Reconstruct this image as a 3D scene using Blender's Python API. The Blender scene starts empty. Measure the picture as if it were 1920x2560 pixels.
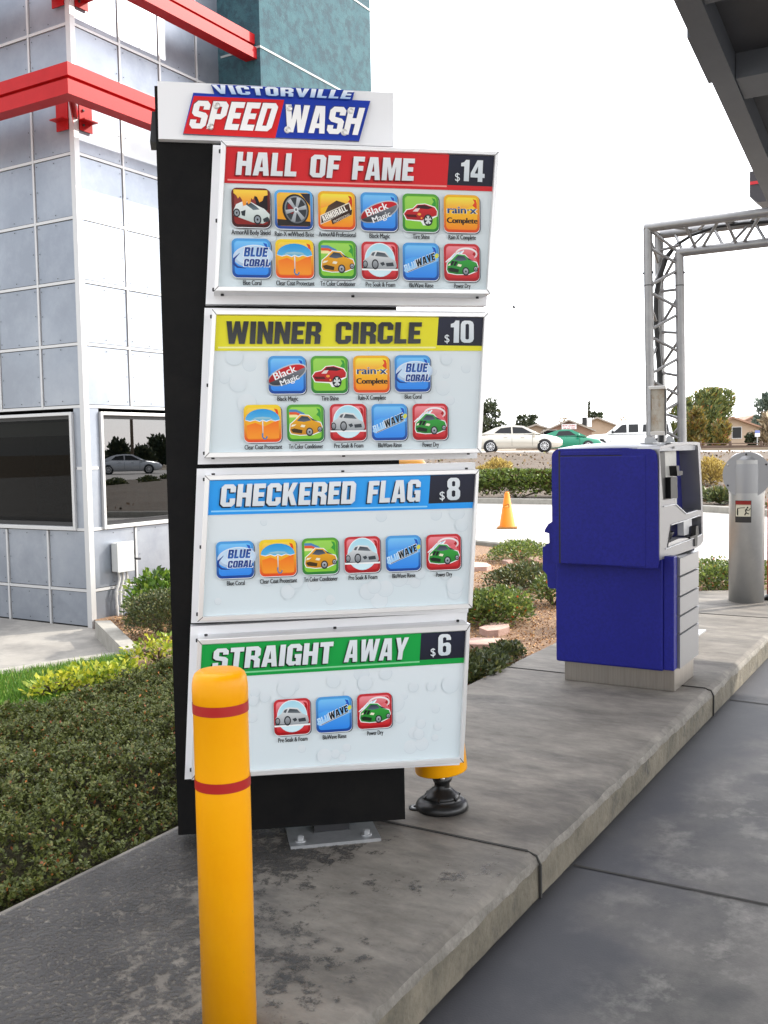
import bpy, bmesh, math, random
import numpy as np
from mathutils import Vector, Matrix, noise
from mathutils.geometry import tessellate_polygon

S = bpy.context.scene
COL = S.collection
R = math.radians
RND = random.Random(7)

# ------------------------------------------------------------------ camera
FPX, CAM_Z = 2470.0, 1.62
TH, PITCH, ROLL = R(31.0), R(3.66), 0.018
cf = Vector((math.cos(TH)*math.cos(PITCH), math.sin(TH)*math.cos(PITCH), -math.sin(PITCH)))
r0 = Vector((math.sin(TH), -math.cos(TH), 0)); u0 = r0.cross(cf)
cu = u0*math.cos(ROLL) + r0*math.sin(ROLL)
cr = r0*math.cos(ROLL) - u0*math.sin(ROLL)
CAM = Vector((0, 0, CAM_Z))
cam = bpy.data.cameras.new('camera'); co = bpy.data.objects.new('camera', cam); COL.objects.link(co)
co.matrix_world = Matrix(((cr.x, cu.x, -cf.x, 0), (cr.y, cu.y, -cf.y, 0), (cr.z, cu.z, -cf.z, CAM_Z), (0, 0, 0, 1)))
cam.sensor_fit = 'VERTICAL'; cam.sensor_height = 24; cam.lens = 24*FPX/2560
cam.clip_start = 0.05; cam.clip_end = 6000
S.camera = co

# ------------------------------------------------------------------ light
SUN_EL = R(32); SUN_AZ = math.atan2(.82, -.57)          # azimuth measured from +Y towards +X
w = bpy.data.worlds.new("World"); S.world = w; w.use_nodes = True
wn = w.node_tree.nodes; wl = w.node_tree.links
bg = wn['Background']
sky = wn.new('ShaderNodeTexSky'); sky.sky_type = 'NISHITA'; sky.sun_disc = False
sky.sun_elevation = SUN_EL; sky.sun_rotation = SUN_AZ
sky.air_density = 1.2; sky.dust_density = 1.0; sky.ozone_density = 0.6
# thin white cloud veil over the whole sky, a little uneven
veil = wn.new('ShaderNodeTexNoise'); veil.inputs['Scale'].default_value = 2.2; veil.inputs['Detail'].default_value = 6
vr = wn.new('ShaderNodeMapRange'); vr.inputs[1].default_value, vr.inputs[2].default_value = .3, .7; vr.inputs[3].default_value, vr.inputs[4].default_value = .72, .92
vm = wn.new('ShaderNodeMix'); vm.data_type = 'RGBA'; 
# the veil is brightest round the sun
wd_ = wn.new('ShaderNodeVectorMath'); wd_.operation = 'DOT_PRODUCT'; wd_.inputs[1].default_value = (math.sin(SUN_AZ)*math.cos(SUN_EL), math.cos(SUN_AZ)*math.cos(SUN_EL), math.sin(SUN_EL))
vb = wn.new('ShaderNodeMapRange'); vb.interpolation_type = 'SMOOTHSTEP'; vb.inputs[1].default_value, vb.inputs[2].default_value = -.7, 1.0; vb.inputs[3].default_value, vb.inputs[4].default_value = 4.0, 15.0
vc_ = wn.new('ShaderNodeVectorMath'); vc_.operation = 'SCALE'; vc_.inputs[0].default_value = (.98, .99, 1.03)
wl.new(wd_.outputs['Value'], vb.inputs[0]); wl.new(vb.outputs[0], vc_.inputs['Scale']); wl.new(vc_.outputs[0], vm.inputs[7])
wtc = wn.new('ShaderNodeTexCoord'); wl.new(wtc.outputs['Generated'], veil.inputs['Vector']); wl.new(wtc.outputs['Generated'], wd_.inputs[0])
wl.new(veil.outputs['Fac'], vr.inputs[0]); wl.new(vr.outputs[0], vm.inputs[0]); wl.new(sky.outputs[0], vm.inputs[6])
wl.new(vm.outputs[2], bg.inputs[0]); bg.inputs[1].default_value = 0.12
sd = bpy.data.lights.new('sun', 'SUN'); sd.energy = 2.2; sd.angle = R(0.53); sd.color = (1, .93, .82)
so = bpy.data.objects.new('sun', sd); COL.objects.link(so)
sunv = Vector((math.sin(SUN_AZ)*math.cos(SUN_EL), math.cos(SUN_AZ)*math.cos(SUN_EL), math.sin(SUN_EL)))
so.rotation_euler = sunv.to_track_quat('Z', 'Y').to_euler()
so.location = sunv*50
S.view_settings.view_transform = 'Standard'; S.view_settings.look = 'None'
S.view_settings.exposure = 1.42; S.view_settings.gamma = 1
try:
    S.cycles.max_bounces = 8; S.cycles.use_denoising = True
except Exception:
    pass

# ------------------------------------------------------------------ geometry of the survey: sight lines -> world points
def ray(x, y):
    return (cf*FPX + cr*(x-960) - cu*(y-1280)).normalized()
def onz(x, y, h):
    d = ray(x, y); return CAM + d*((h-CAM_Z)/d.z)
def onax(x, y, ax, v):
    d = ray(x, y); return CAM + d*((v-CAM[ax])/d[ax])
def onpl(x, y, p0, n):
    d = ray(x, y); return CAM + d*((p0-CAM).dot(n)/d.dot(n))
def atd(x, y, D):
    d = ray(x, y); return CAM + d*(D/d.dot(cf))

# ------------------------------------------------------------------ objects
def link(name, me, parent=None):
    o = bpy.data.objects.new(name, me); COL.objects.link(o)
    if parent is not None:
        o.parent = parent; o.matrix_parent_inverse = parent_world(parent).inverted()
    return o
def parent_world(o):
    m = o.matrix_basis.copy()
    if o.parent is not None:
        m = parent_world(o.parent) @ o.matrix_parent_inverse @ m
    return m
def tag(o, label, cat, group=None, kind=None):
    if label: o['label'] = label
    if cat: o['category'] = cat
    if group: o['group'] = group
    if kind: o['kind'] = kind
    return o
def thing(name, label, cat, loc=(0, 0, 0), group=None):
    o = bpy.data.objects.new(name, None); COL.objects.link(o); o.location = loc
    o.empty_display_size = .1
    return tag(o, label, cat, group)
def structure(o, label=None):
    o['kind'] = 'structure'
    if label: o['label'] = label
    return o
def copy_thing(o, M, label=None, parent=None):
    c = o.copy(); COL.objects.link(c)
    if parent is not None: c.parent = parent
    else: c.matrix_basis = M
    if label: c['label'] = label
    for ch in list(o.children): copy_thing(ch, None, None, c)
    return c

class MB:
    """collects faces of one mesh"""
    def __init__(s): s.v = []; s.f = []; s.m = []; s.c = []; s.sm = []
    def add(s, vs, fs, mi=0, smooth=False):
        b = len(s.v); s.v.extend([tuple(p) for p in vs])
        for f in fs: s.f.append(tuple(b+i for i in f)); s.m.append(mi); s.sm.append(smooth)
    def bm(s, b, mi=0, smooth=False, M=None):
        b.verts.ensure_lookup_table(); b.verts.index_update()
        s.add([(M @ v.co if M else v.co) for v in b.verts], [[v.index for v in f.verts] for f in b.faces], mi, smooth); b.free()
    def box(s, p0, p1, mi=0, bev=0, M=None, seg=2):
        b = bmesh.new(); bmesh.ops.create_cube(b, size=1)
        for v in b.verts: v.co = Vector([(p0[i]+p1[i])/2 + v.co[i]*(p1[i]-p0[i]) for i in range(3)])
        if bev: bmesh.ops.bevel(b, geom=b.edges[:], offset=bev, segments=seg, affect='EDGES', profile=.5)
        s.bm(b, mi, False, M)
    def prism(s, poly, fn, t0, t1, mi=0, caps=True):
        """poly in 2-D, fn(a,b,t)->3-D"""
        n = len(poly); A = [fn(a, b, t0) for a, b in poly]; B = [fn(a, b, t1) for a, b in poly]
        fs = [(i, (i+1) % n, n+(i+1) % n, n+i) for i in range(n)]
        if caps:
            tr = tessellate_polygon([[Vector((a, b, 0)) for a, b in poly]])
            fs += [tuple(t) for t in tr] + [tuple(n+i for i in reversed(t)) for t in tr]
        s.add(A+B, fs, mi)
    def holed(s, loops, fn, t0, t1, mi=0):
        """outline with holes, extruded"""
        flat = [p for l in loops for p in l]; n = len(flat)
        tr = tessellate_polygon([[Vector((a, b, 0)) for a, b in l] for l in loops])
        V = [fn(a, b, t0) for a, b in flat] + [fn(a, b, t1) for a, b in flat]
        fs = [tuple(t) for t in tr] + [tuple(n+i for i in reversed(t)) for t in tr]
        k = 0
        for l in loops:
            m = len(l)
            fs += [(k+i, k+(i+1) % m, n+k+(i+1) % m, n+k+i) for i in range(m)]; k += m
        s.add(V, fs, mi)
    def tube(s, pts, r, n=10, mi=0, caps=True, smooth=True):
        pts = [Vector(p) for p in pts]; rs = r if isinstance(r, (list, tuple)) else [r]*len(pts)
        t = (pts[1]-pts[0]).normalized(); a = t.orthogonal().normalized(); V = []
        for i, p in enumerate(pts):
            t = (pts[min(i+1, len(pts)-1)] - pts[max(i-1, 0)]).normalized()
            a = (a - t*a.dot(t)).normalized(); b = t.cross(a)
            V += [p + (a*math.cos(k*2*math.pi/n) + b*math.sin(k*2*math.pi/n))*rs[i] for k in range(n)]
        F = [(i*n+k, i*n+(k+1) % n, (i+1)*n+(k+1) % n, (i+1)*n+k) for i in range(len(pts)-1) for k in range(n)]
        s.add(V, F, mi, smooth)
        if caps:
            s.add(V[:n], [tuple(range(n-1, -1, -1))], mi); s.add(V[-n:], [tuple(range(n))], mi)
    def lathe(s, prof, c=(0, 0, 0), n=24, mi=0, smooth=True, M=None):
        V = []; c = Vector(c)
        for r, z in prof:
            V += [c + Vector((r*math.cos(k*2*math.pi/n), r*math.sin(k*2*math.pi/n), z)) for k in range(n)]
        if M: V = [M @ p for p in V]
        F = [(i*n+k, i*n+(k+1) % n, (i+1)*n+(k+1) % n, (i+1)*n+k) for i in range(len(prof)-1) for k in range(n)]
        s.add(V, F, mi, smooth)
    def loft(s, rings, mi=0, smooth=False, closed=True, caps=True):
        n = len(rings[0]); V = [p for r_ in rings for p in r_]; m = n if closed else n-1
        s.add(V, [(i*n+k, i*n+(k+1) % n, (i+1)*n+(k+1) % n, (i+1)*n+k) for i in range(len(rings)-1) for k in range(m)], mi, smooth)
        if caps:
            s.add(rings[0], [tuple(range(n-1, -1, -1))], mi); s.add(rings[-1], [tuple(range(n))], mi)
    def build(s, name, mats, parent=None, M=None, fixn=True):
        me = bpy.data.meshes.new(name)
        me.from_pydata(s.v, [], s.f)
        if not isinstance(mats, (list, tuple)): mats = [mats]
        for m in mats: me.materials.append(m)
        me.polygons.foreach_set('material_index', s.m); me.polygons.foreach_set('use_smooth', s.sm)
        if s.c:
            ca = me.color_attributes.new('Col', 'FLOAT_COLOR', 'POINT')
            ca.data.foreach_set('color', np.array(s.c, dtype=np.float32).ravel())
        if fixn and not s.c:
            b = bmesh.new(); b.from_mesh(me); bmesh.ops.recalc_face_normals(b, faces=b.faces[:]); b.to_mesh(me); b.free()
        me.update()
        o = link(name, me, parent)
        if M is not None: o.matrix_basis = M
        return o

def np_mesh(name, V, F, mats, mi=None, parent=None, smooth=False):
    me = bpy.data.meshes.new(name); V = np.asarray(V, np.float32); F = np.asarray(F, np.int32); k = F.shape[1]
    me.vertices.add(len(V)); me.vertices.foreach_set('co', V.ravel())
    me.loops.add(F.size); me.loops.foreach_set('vertex_index', F.ravel())
    me.polygons.add(len(F)); me.polygons.foreach_set('loop_start', np.arange(0, F.size, k, dtype=np.int32))
    for m in (mats if isinstance(mats, (list, tuple)) else [mats]): me.materials.append(m)
    if mi is not None: me.polygons.foreach_set('material_index', np.asarray(mi, np.int32))
    if smooth: me.polygons.foreach_set('use_smooth', np.ones(len(F), bool))
    me.update(calc_edges=True); me.validate()
    return link(name, me, parent)

# ------------------------------------------------------------------ materials
def lin(c):
    if isinstance(c, str):
        c = c.lstrip('#'); c = [int(c[i:i+2], 16)/255 for i in (0, 2, 4)]
        return tuple(((x+.055)/1.055)**2.4 if x > .04045 else x/12.92 for x in c)
    return tuple(c)
MATS = {}
def mat(name, col, rough=.5, metal=0, var=None, scale=8, bump=0, bscale=60, ior=1.5, coat=0, detail=6, stretch=None, var2=None, scale2=1.2, contrast=(.35, .65), trans=0, spec=None, c2=(.45, .6)):
    m = bpy.data.materials.new(name); m.use_nodes = True; nt = m.node_tree; N, L = nt.nodes, nt.links
    b = N['Principled BSDF']; b.inputs['Roughness'].default_value = rough; b.inputs['Metallic'].default_value = metal
    b.inputs['IOR'].default_value = ior; b.inputs['Coat Weight'].default_value = coat; b.inputs['Coat Roughness'].default_value = .06
    if trans: b.inputs['Transmission Weight'].default_value = trans
    if spec is not None: b.inputs['Specular IOR Level'].default_value = spec
    c = lin(col); b.inputs['Base Color'].default_value = (*c, 1)
    tc = N.new('ShaderNodeTexCoord'); src = tc.outputs['Object']
    if stretch:
        mp = N.new('ShaderNodeMapping'); mp.inputs['Scale'].default_value = stretch; L.new(src, mp.inputs[0]); src = mp.outputs[0]
    out = None
    if var is not None:
        t = N.new('ShaderNodeTexNoise'); t.inputs['Scale'].default_value = scale; t.inputs['Detail'].default_value = detail; t.inputs['Roughness'].default_value = .74
        L.new(src, t.inputs['Vector'])
        r_ = N.new('ShaderNodeValToRGB'); e = r_.color_ramp.elements
        e[0].position, e[1].position = contrast; e[0].color = (*c, 1); e[1].color = (*lin(var), 1)
        L.new(t.outputs['Fac'], r_.inputs[0]); out = r_.outputs[0]
        if var2 is not None:
            t2 = N.new('ShaderNodeTexNoise'); t2.inputs['Scale'].default_value = scale2; t2.inputs['Detail'].default_value = 8; t2.inputs['Roughness'].default_value = .7
            L.new(src, t2.inputs['Vector'])
            q = N.new('ShaderNodeMapRange'); q.inputs[1].default_value, q.inputs[2].default_value = c2; L.new(t2.outputs['Fac'], q.inputs[0])
            mx = N.new('ShaderNodeMix'); mx.data_type = 'RGBA'; L.new(q.outputs[0], mx.inputs[0]); L.new(out, mx.inputs[6]); mx.inputs[7].default_value = (*lin(var2), 1)
            out = mx.outputs[2]
        L.new(out, b.inputs['Base Color'])
    if bump:
        t3 = N.new('ShaderNodeTexNoise'); t3.inputs['Scale'].default_value = bscale; t3.inputs['Detail'].default_value = 5
        L.new(src, t3.inputs['Vector'])
        bp = N.new('ShaderNodeBump'); bp.inputs['Strength'].default_value = bump; bp.inputs['Distance'].default_value = .01
        L.new(t3.outputs['Fac'], bp.inputs['Height']); L.new(bp.outputs[0], b.inputs['Normal'])
    MATS[name] = m
    return m
def leafmat(name, cols, rough=.5, transl=.25):
    """leaf colours differ leaf by leaf"""
    m = bpy.data.materials.new(name); m.use_nodes = True; N, L = m.node_tree.nodes, m.node_tree.links
    b = N['Principled BSDF']; b.inputs['Roughness'].default_value = rough
    g = N.new('ShaderNodeNewGeometry'); r_ = N.new('ShaderNodeValToRGB'); r_.color_ramp.interpolation = 'CONSTANT'
    e = r_.color_ramp.elements; n = len(cols)
    while len(e) < n: e.new(.5)
    acc = 0; tot = sum(k for _, k in cols)
    for i, (c, k) in enumerate(cols):
        e[i].position = acc/tot; e[i].color = (*lin(c), 1); acc += k
    L.new(g.outputs['Random Per Island'], r_.inputs[0]); L.new(r_.outputs[0], b.inputs['Base Color'])
    tr = N.new('ShaderNodeBsdfTranslucent'); mx = N.new('ShaderNodeMixShader'); mx.inputs[0].default_value = transl
    L.new(r_.outputs[0], tr.inputs[0]); L.new(b.outputs[0], mx.inputs[1]); L.new(tr.outputs[0], mx.inputs[2])
    L.new(mx.outputs[0], N['Material Output'].inputs[0])
    return m
def printmat(name, rough=.35, coat=0):
    m = bpy.data.materials.new(name); m.use_nodes = True; N, L = m.node_tree.nodes, m.node_tree.links
    b = N['Principled BSDF']; a = N.new('ShaderNodeAttribute'); a.attribute_name = 'Col'
    L.new(a.outputs[0], b.inputs['Base Color']); b.inputs['Roughness'].default_value = rough; b.inputs['Specular IOR Level'].default_value = .22
    b.inputs['Coat Weight'].default_value = coat; b.inputs['Coat Roughness'].default_value = .04
    return m

m_island = mat('island_concrete', (.112, .100, .085), .8, var=(.250, .226, .194), scale=4.5, var2=(.080, .073, .066), scale2=2.6, bump=.12, bscale=90, detail=10, stretch=(1, .45, 1), c2=(.5, .68))
m_edge = mat('worn_kerb_edge', (.14, .128, .108), .8, var=(.25, .23, .2), scale=14, bump=.6, bscale=60)
m_curbface = mat('kerb_face_concrete', (.11, .098, .072), .85, var=(.20, .175, .13), scale=5, var2=(.065, .06, .05), scale2=7, bump=.7, bscale=45, c2=(.52, .7))
m_drive = mat('driveway_concrete', (.060, .056, .052), .62, var=(.150, .138, .125), scale=1.7, var2=(.22, .205, .186), scale2=4.2, bump=.08, bscale=150, c2=(.52, .66), contrast=(.38, .62), detail=9)
_nt = m_drive.node_tree; _N, _L = _nt.nodes, _nt.links              # tyre and drip grime: a darker lane beside the kerb
_bs = _N['Principled BSDF']; _src = _bs.inputs['Base Color'].links[0].from_socket
_tc = _N.new('ShaderNodeTexCoord'); _sp = _N.new('ShaderNodeSeparateXYZ'); _L.new(_tc.outputs['Object'], _sp.inputs[0])
_nz = _N.new('ShaderNodeTexNoise'); _nz.inputs['Scale'].default_value = 2.4; _nz.inputs['Detail'].default_value = 7; _L.new(_tc.outputs['Object'], _nz.inputs[0])
_ad = _N.new('ShaderNodeMath'); _ad.operation = 'ADD'; _L.new(_sp.outputs[1], _ad.inputs[0]); _L.new(_nz.outputs['Fac'], _ad.inputs[1])
_mr = _N.new('ShaderNodeMapRange'); _mr.interpolation_type = 'SMOOTHSTEP'; _mr.inputs[1].default_value, _mr.inputs[2].default_value = 1.12, 1.72; _mr.inputs[3].default_value, _mr.inputs[4].default_value = 0, .93; _L.new(_ad.outputs[0], _mr.inputs[0])
_vo = _N.new('ShaderNodeTexVoronoi'); _vo.inputs['Scale'].default_value = 1.15; _vd = _N.new('ShaderNodeVectorMath'); _vd.operation = 'MULTIPLY_ADD'      # oil drips
_n2 = _N.new('ShaderNodeTexNoise'); _n2.inputs['Scale'].default_value = 9; _n2.inputs['Detail'].default_value = 5; _L.new(_tc.outputs['Object'], _n2.inputs[0])
_vd.inputs[1].default_value = (.16, .16, 0); _L.new(_n2.outputs['Color'], _vd.inputs[0]); _L.new(_tc.outputs['Object'], _vd.inputs[2]); _L.new(_vd.outputs[0], _vo.inputs['Vector'])
_vm = _N.new('ShaderNodeMapRange'); _vm.interpolation_type = 'SMOOTHSTEP'; _vm.inputs[1].default_value, _vm.inputs[2].default_value = .06, .17; _vm.inputs[3].default_value, _vm.inputs[4].default_value = .7, 0; _L.new(_vo.outputs['Distance'], _vm.inputs[0])
_m2 = _N.new('ShaderNodeMix'); _m2.data_type = 'RGBA'; _m2.inputs[7].default_value = (.022, .022, .024, 1); _L.new(_vm.outputs[0], _m2.inputs[0]); _L.new(_src, _m2.inputs[6]); _src = _m2.outputs[2]
_mx = _N.new('ShaderNodeMix'); _mx.data_type = 'RGBA'; _mx.inputs[7].default_value = (.024, .025, .034, 1); _L.new(_mr.outputs[0], _mx.inputs[0]); _L.new(_src, _mx.inputs[6]); _L.new(_mx.outputs[2], _bs.inputs['Base Color'])
m_lot = mat('lot_concrete', (.40, .375, .335), .85, var=(.47, .44, .40), scale=1.5, bump=.1, stretch=(.35, 1, 1))
m_walk = mat('walkway_concrete', (.25, .235, .21), .85, var=(.31, .292, .262), scale=1.6, var2=(.19, .18, .165), scale2=1.2, bump=.2, bscale=80)
m_kerb = mat('kerb_concrete', (.26, .245, .215), .85, var=(.36, .34, .30), scale=6, bump=.3, bscale=70)
m_joint = mat('joint', (.035, .033, .03), .9)
m_dirt = mat('dirt', (.078, .054, .035), .95, var=(.125, .088, .058), scale=3, var2=(.05, .036, .022), scale2=9, bump=.9, bscale=18)
m_mulch = mat('mulch', (.20, .118, .066), .95, var=(.34, .215, .125), scale=45, var2=(.13, .075, .045), scale2=70, bump=1, bscale=120, detail=3)
m_soil = mat('soil', (.034, .030, .014), .95, var=(.062, .056, .028), scale=34, bump=1, bscale=50)
m_road = mat('road_asphalt', (.30, .28, .26), .9, var=(.36, .335, .31), scale=1)
m_far = mat('far_ground', (.26, .2, .14), .95, var=(.2, .16, .11), scale=.2)
m_black = mat('black_paint', (.006, .006, .0065), .5, var=(.010, .0095, .009), scale=6, bump=.06, bscale=40, spec=.1)
m_white = mat('white_sheet', (.86, .86, .87), .38)
m_alu = mat('brushed_aluminium', (.72, .70, .67), .32, .85)
m_frame = mat('frame_aluminium', (.80, .79, .78), .30, .4)
m_galv = mat('galvanised', (.42, .43, .44), .45, .7, var=(.5, .51, .52), scale=30)
m_print = printmat('printed_acrylic')
m_yellow = mat('yellow_plastic', (.95, .385, .0015), .36, var=(.97, .42, .002), scale=6, bump=.05, bscale=60, spec=.25, var2=(.62, .25, .01), scale2=24, c2=(.66, .74))
m_redband = mat('red_tape', (.42, .008, .006), .4)
m_rubber = mat('black_rubber', (.012, .012, .012), .38)
m_blue = mat('blue_powder_coat', (.015, .017, .215), .45, var=(.018, .021, .25), scale=3, bump=.05, bscale=400, spec=.25, var2=(.014, .017, .195), scale2=60)
m_blue2 = mat('blue_plastic', (.02, .024, .2), .4)
m_silver = mat('silver_paint', (.30, .30, .31), .36, .6)
m_steel = mat('stainless', (.36, .33, .295), .38, .85, var=(.44, .405, .365), scale=3, stretch=(30, 30, 1))
m_dark = mat('dark_plastic', (.012, .012, .014), .4)
m_redpaint = mat('red_beam_paint', (.37, .007, .009), .45, var=(.43, .010, .012), scale=5, spec=.2)
m_clad = mat('metal_cladding', (.29, .32, .37), .38, .62, var=(.36, .385, .43), scale=1.3, bump=.02, bscale=4, var2=(.26, .285, .33), scale2=.8)
m_trim = mat('cladding_trim', (.56, .56, .56), .45, .4)
m_rivet = mat('rivet', (.03, .03, .03), .5)
m_stucco = mat('teal_stucco', (.021, .076, .097), .85, var=(.038, .108, .126), scale=4, var2=(.020, .054, .072), scale2=9, bump=.3, bscale=90)
m_glass = mat('tinted_glass', (.012, .013, .014), .04, 0, ior=1.4)
m_interior = mat('dark_room', (.03, .03, .03), .9)
m_elec = mat('grey_enclosure', (.52, .53, .52), .45)
m_pvc = mat('grey_conduit', (.55, .54, .52), .5)
m_truss = mat('truss_aluminium', (.36, .355, .35), .40, .7, var=(.30, .295, .295), scale=9)
m_canopy = mat('canopy_paint', (.058, .066, .082), .5, var=(.074, .083, .10), scale=2)
m_deck = mat('canopy_deck', (.040, .042, .050), .6, var=(.052, .054, .062), scale=2)
m_cone = mat('cone_orange', (.80, .22, .006), .5)
m_postsil = mat('post_silver', (.50, .50, .49), .38, .55, var=(.44, .44, .435), scale=5)
m_stone = mat('pink_flagstone', (.42, .26, .21), .9, var=(.52, .36, .30), scale=6, bump=.5, bscale=40)
# ------------------------------------------------------------------ ground sheets
XYZ = lambda a, b, t: (a, b, t)
def sheet(name, poly, z, m, label=None, dz=.3):
    k = MB(); k.prism(poly, XYZ, z-dz, z, 0); o = k.build(name, m); return structure(o, label)
def strip_pts(pts, w0, w1, z0, z1, k, mi=0):
    """kerb along a polyline, w0..w1 across"""
    pts = [Vector((p[0], p[1], 0)) for p in pts]; A, B = [], []
    for i, p in enumerate(pts):
        t = (pts[min(i+1, len(pts)-1)] - pts[max(i-1, 0)]).normalized(); n = Vector((-t.y, t.x, 0))
        A.append(p+n*w0); B.append(p+n*w1)
    b = .02
    for i in range(len(pts)-1):
        pass
    rings = [[a+Vector((0, 0, z0)), a+Vector((0, 0, z1-b)), a+(c-a)*.12+Vector((0, 0, z1)), c+(a-c)*.12+Vector((0, 0, z1)), c+Vector((0, 0, z1-b)), c+Vector((0, 0, z0))] for a, c in zip(A, B)]
    k.loft(rings, mi)

sheet('parking_lot', [(-40, -60), (27, -60), (27, 60), (-40, 60)], -.004, m_lot)
sheet('driveway', [(-8, -7), (13, -7), (13, 1.324), (-8, 1.324)], 0, m_drive)
# driveway joints
k = MB()
for (xa, ya), (xb, yb) in (((1430, 2163), (1920, 2263)), ((1823, 1750), (1920, 1762))):
    a, b = onz(xa, ya, 0), onz(xb, yb, 0); d = (b-a).normalized(); a = Vector((a.x, 1.31, 0)); b = a + Vector((d.x, d.y, 0))*6
    n = Vector((-d.y, d.x, 0))*.007
    k.add([a-n+Vector((0, 0, .003)), a+n+Vector((0, 0, .003)), b+n+Vector((0, 0, .003)), b-n+Vector((0, 0, .003))], [(0, 1, 2, 3)])
structure(k.build('driveway_joint', m_joint))

# the raised island the menu, kiosk and posts stand on
IZ = .16
k = MB(); rings = []; xs = [-1.5 + i*.04 for i in range(int(11.2/.04)+1)] + [9.78, 9.9, 10.03, 10.2, 10.45]
for x in xs:
    yb = 2.66 if x < 9.75 else max(1.40, 2.66 - (x-9.75)*(1.75))
    j = lambda s: (noise.noise(Vector((x*9, s*3.7, 0))) + .6*noise.noise(Vector((x*31, s*5, 2))))*.011
    rings.append([Vector((x, 1.325, -.1)), Vector((x, 1.325+j(1)*.4, .02)), Vector((x, 1.325+j(2)*.5, .115+j(3))), Vector((x, 1.334+j(4)*.6, .144+j(5)*.5)),
                  Vector((x, 1.362+j(6), IZ-.001)), Vector((x, 1.45, IZ)), Vector((x, yb, IZ)), Vector((x, yb+.012, IZ-.01)), Vector((x, yb+.012, -.1))])
n = 9
V = [p for r_ in rings for p in r_]
for kk in range(n-1):
    k.add([], [])
base = len(k.v); k.v += [tuple(p) for p in V]
for i in range(len(rings)-1):
    for q in range(n-1):
        k.f.append((i*n+q, i*n+q+1, (i+1)*n+q+1, (i+1)*n+q)); k.m.append(1 if q < 2 else 2 if q == 2 else 0); k.sm.append(q in (2, 3))
k.f.append(tuple(range(len(rings)*n-n, len(rings)*n))); k.m.append(1); k.sm.append(False)
structure(k.build('island', [m_island, m_curbface, m_edge], fixn=True))
k = MB()
for x, y1 in ((3.24, 2.655), (5.96, 2.655), (8.6, 2.655), (.5, 2.655)):
    k.box((x-.006, 1.37, IZ+.001), (x+.006, y1, IZ+.004)); k.box((x-.006, 1.315, .0), (x+.006, 1.323, .12)); k.tube([(x, 1.319, .12), (x, 1.334, .15), (x, 1.375, .161)], .0045, 6)
structure(k.build('island_joint', m_joint))
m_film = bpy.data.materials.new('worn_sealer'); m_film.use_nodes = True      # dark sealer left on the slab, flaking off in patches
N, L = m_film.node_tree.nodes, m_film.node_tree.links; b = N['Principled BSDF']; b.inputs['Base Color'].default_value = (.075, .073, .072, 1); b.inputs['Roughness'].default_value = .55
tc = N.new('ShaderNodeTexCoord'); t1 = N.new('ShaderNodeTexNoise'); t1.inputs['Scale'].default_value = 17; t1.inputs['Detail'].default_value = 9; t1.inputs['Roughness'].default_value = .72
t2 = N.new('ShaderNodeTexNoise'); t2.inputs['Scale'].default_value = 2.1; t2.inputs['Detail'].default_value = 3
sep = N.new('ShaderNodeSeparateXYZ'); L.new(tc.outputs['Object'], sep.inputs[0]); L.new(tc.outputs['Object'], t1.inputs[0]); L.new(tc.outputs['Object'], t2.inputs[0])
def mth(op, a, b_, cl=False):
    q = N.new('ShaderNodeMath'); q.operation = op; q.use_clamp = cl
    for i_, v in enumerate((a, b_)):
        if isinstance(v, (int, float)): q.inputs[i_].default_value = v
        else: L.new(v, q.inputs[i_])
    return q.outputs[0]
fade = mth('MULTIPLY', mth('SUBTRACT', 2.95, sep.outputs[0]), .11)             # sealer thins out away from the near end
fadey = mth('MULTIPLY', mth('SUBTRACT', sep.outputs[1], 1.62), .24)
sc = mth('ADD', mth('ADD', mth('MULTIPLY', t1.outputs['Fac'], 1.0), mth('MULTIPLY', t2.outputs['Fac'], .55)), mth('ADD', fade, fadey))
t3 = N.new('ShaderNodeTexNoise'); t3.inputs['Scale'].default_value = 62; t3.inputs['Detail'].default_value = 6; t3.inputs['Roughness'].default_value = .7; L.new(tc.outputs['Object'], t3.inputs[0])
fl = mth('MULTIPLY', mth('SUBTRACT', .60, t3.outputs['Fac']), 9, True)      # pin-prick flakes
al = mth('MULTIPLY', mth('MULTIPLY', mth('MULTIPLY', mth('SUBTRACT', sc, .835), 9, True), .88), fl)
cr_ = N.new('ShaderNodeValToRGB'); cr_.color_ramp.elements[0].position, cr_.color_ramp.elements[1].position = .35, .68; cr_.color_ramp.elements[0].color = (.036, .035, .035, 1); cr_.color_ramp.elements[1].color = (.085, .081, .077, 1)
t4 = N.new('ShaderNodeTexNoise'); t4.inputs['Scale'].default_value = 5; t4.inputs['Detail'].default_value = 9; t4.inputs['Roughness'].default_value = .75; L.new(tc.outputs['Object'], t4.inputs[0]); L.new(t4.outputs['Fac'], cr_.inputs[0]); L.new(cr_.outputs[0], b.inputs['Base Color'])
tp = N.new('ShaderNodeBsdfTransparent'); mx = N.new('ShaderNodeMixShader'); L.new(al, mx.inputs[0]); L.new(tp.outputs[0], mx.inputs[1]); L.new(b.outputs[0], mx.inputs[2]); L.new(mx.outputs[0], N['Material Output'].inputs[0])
k = MB(); k.add([(-1.4, 1.37, IZ+.0025), (3.2, 1.37, IZ+.0025), (3.2, 2.64, IZ+.0025), (-1.4, 2.64, IZ+.0025)], [(0, 1, 2, 3)])
structure(k.build('island_sealer', m_film, fixn=False))

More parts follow.
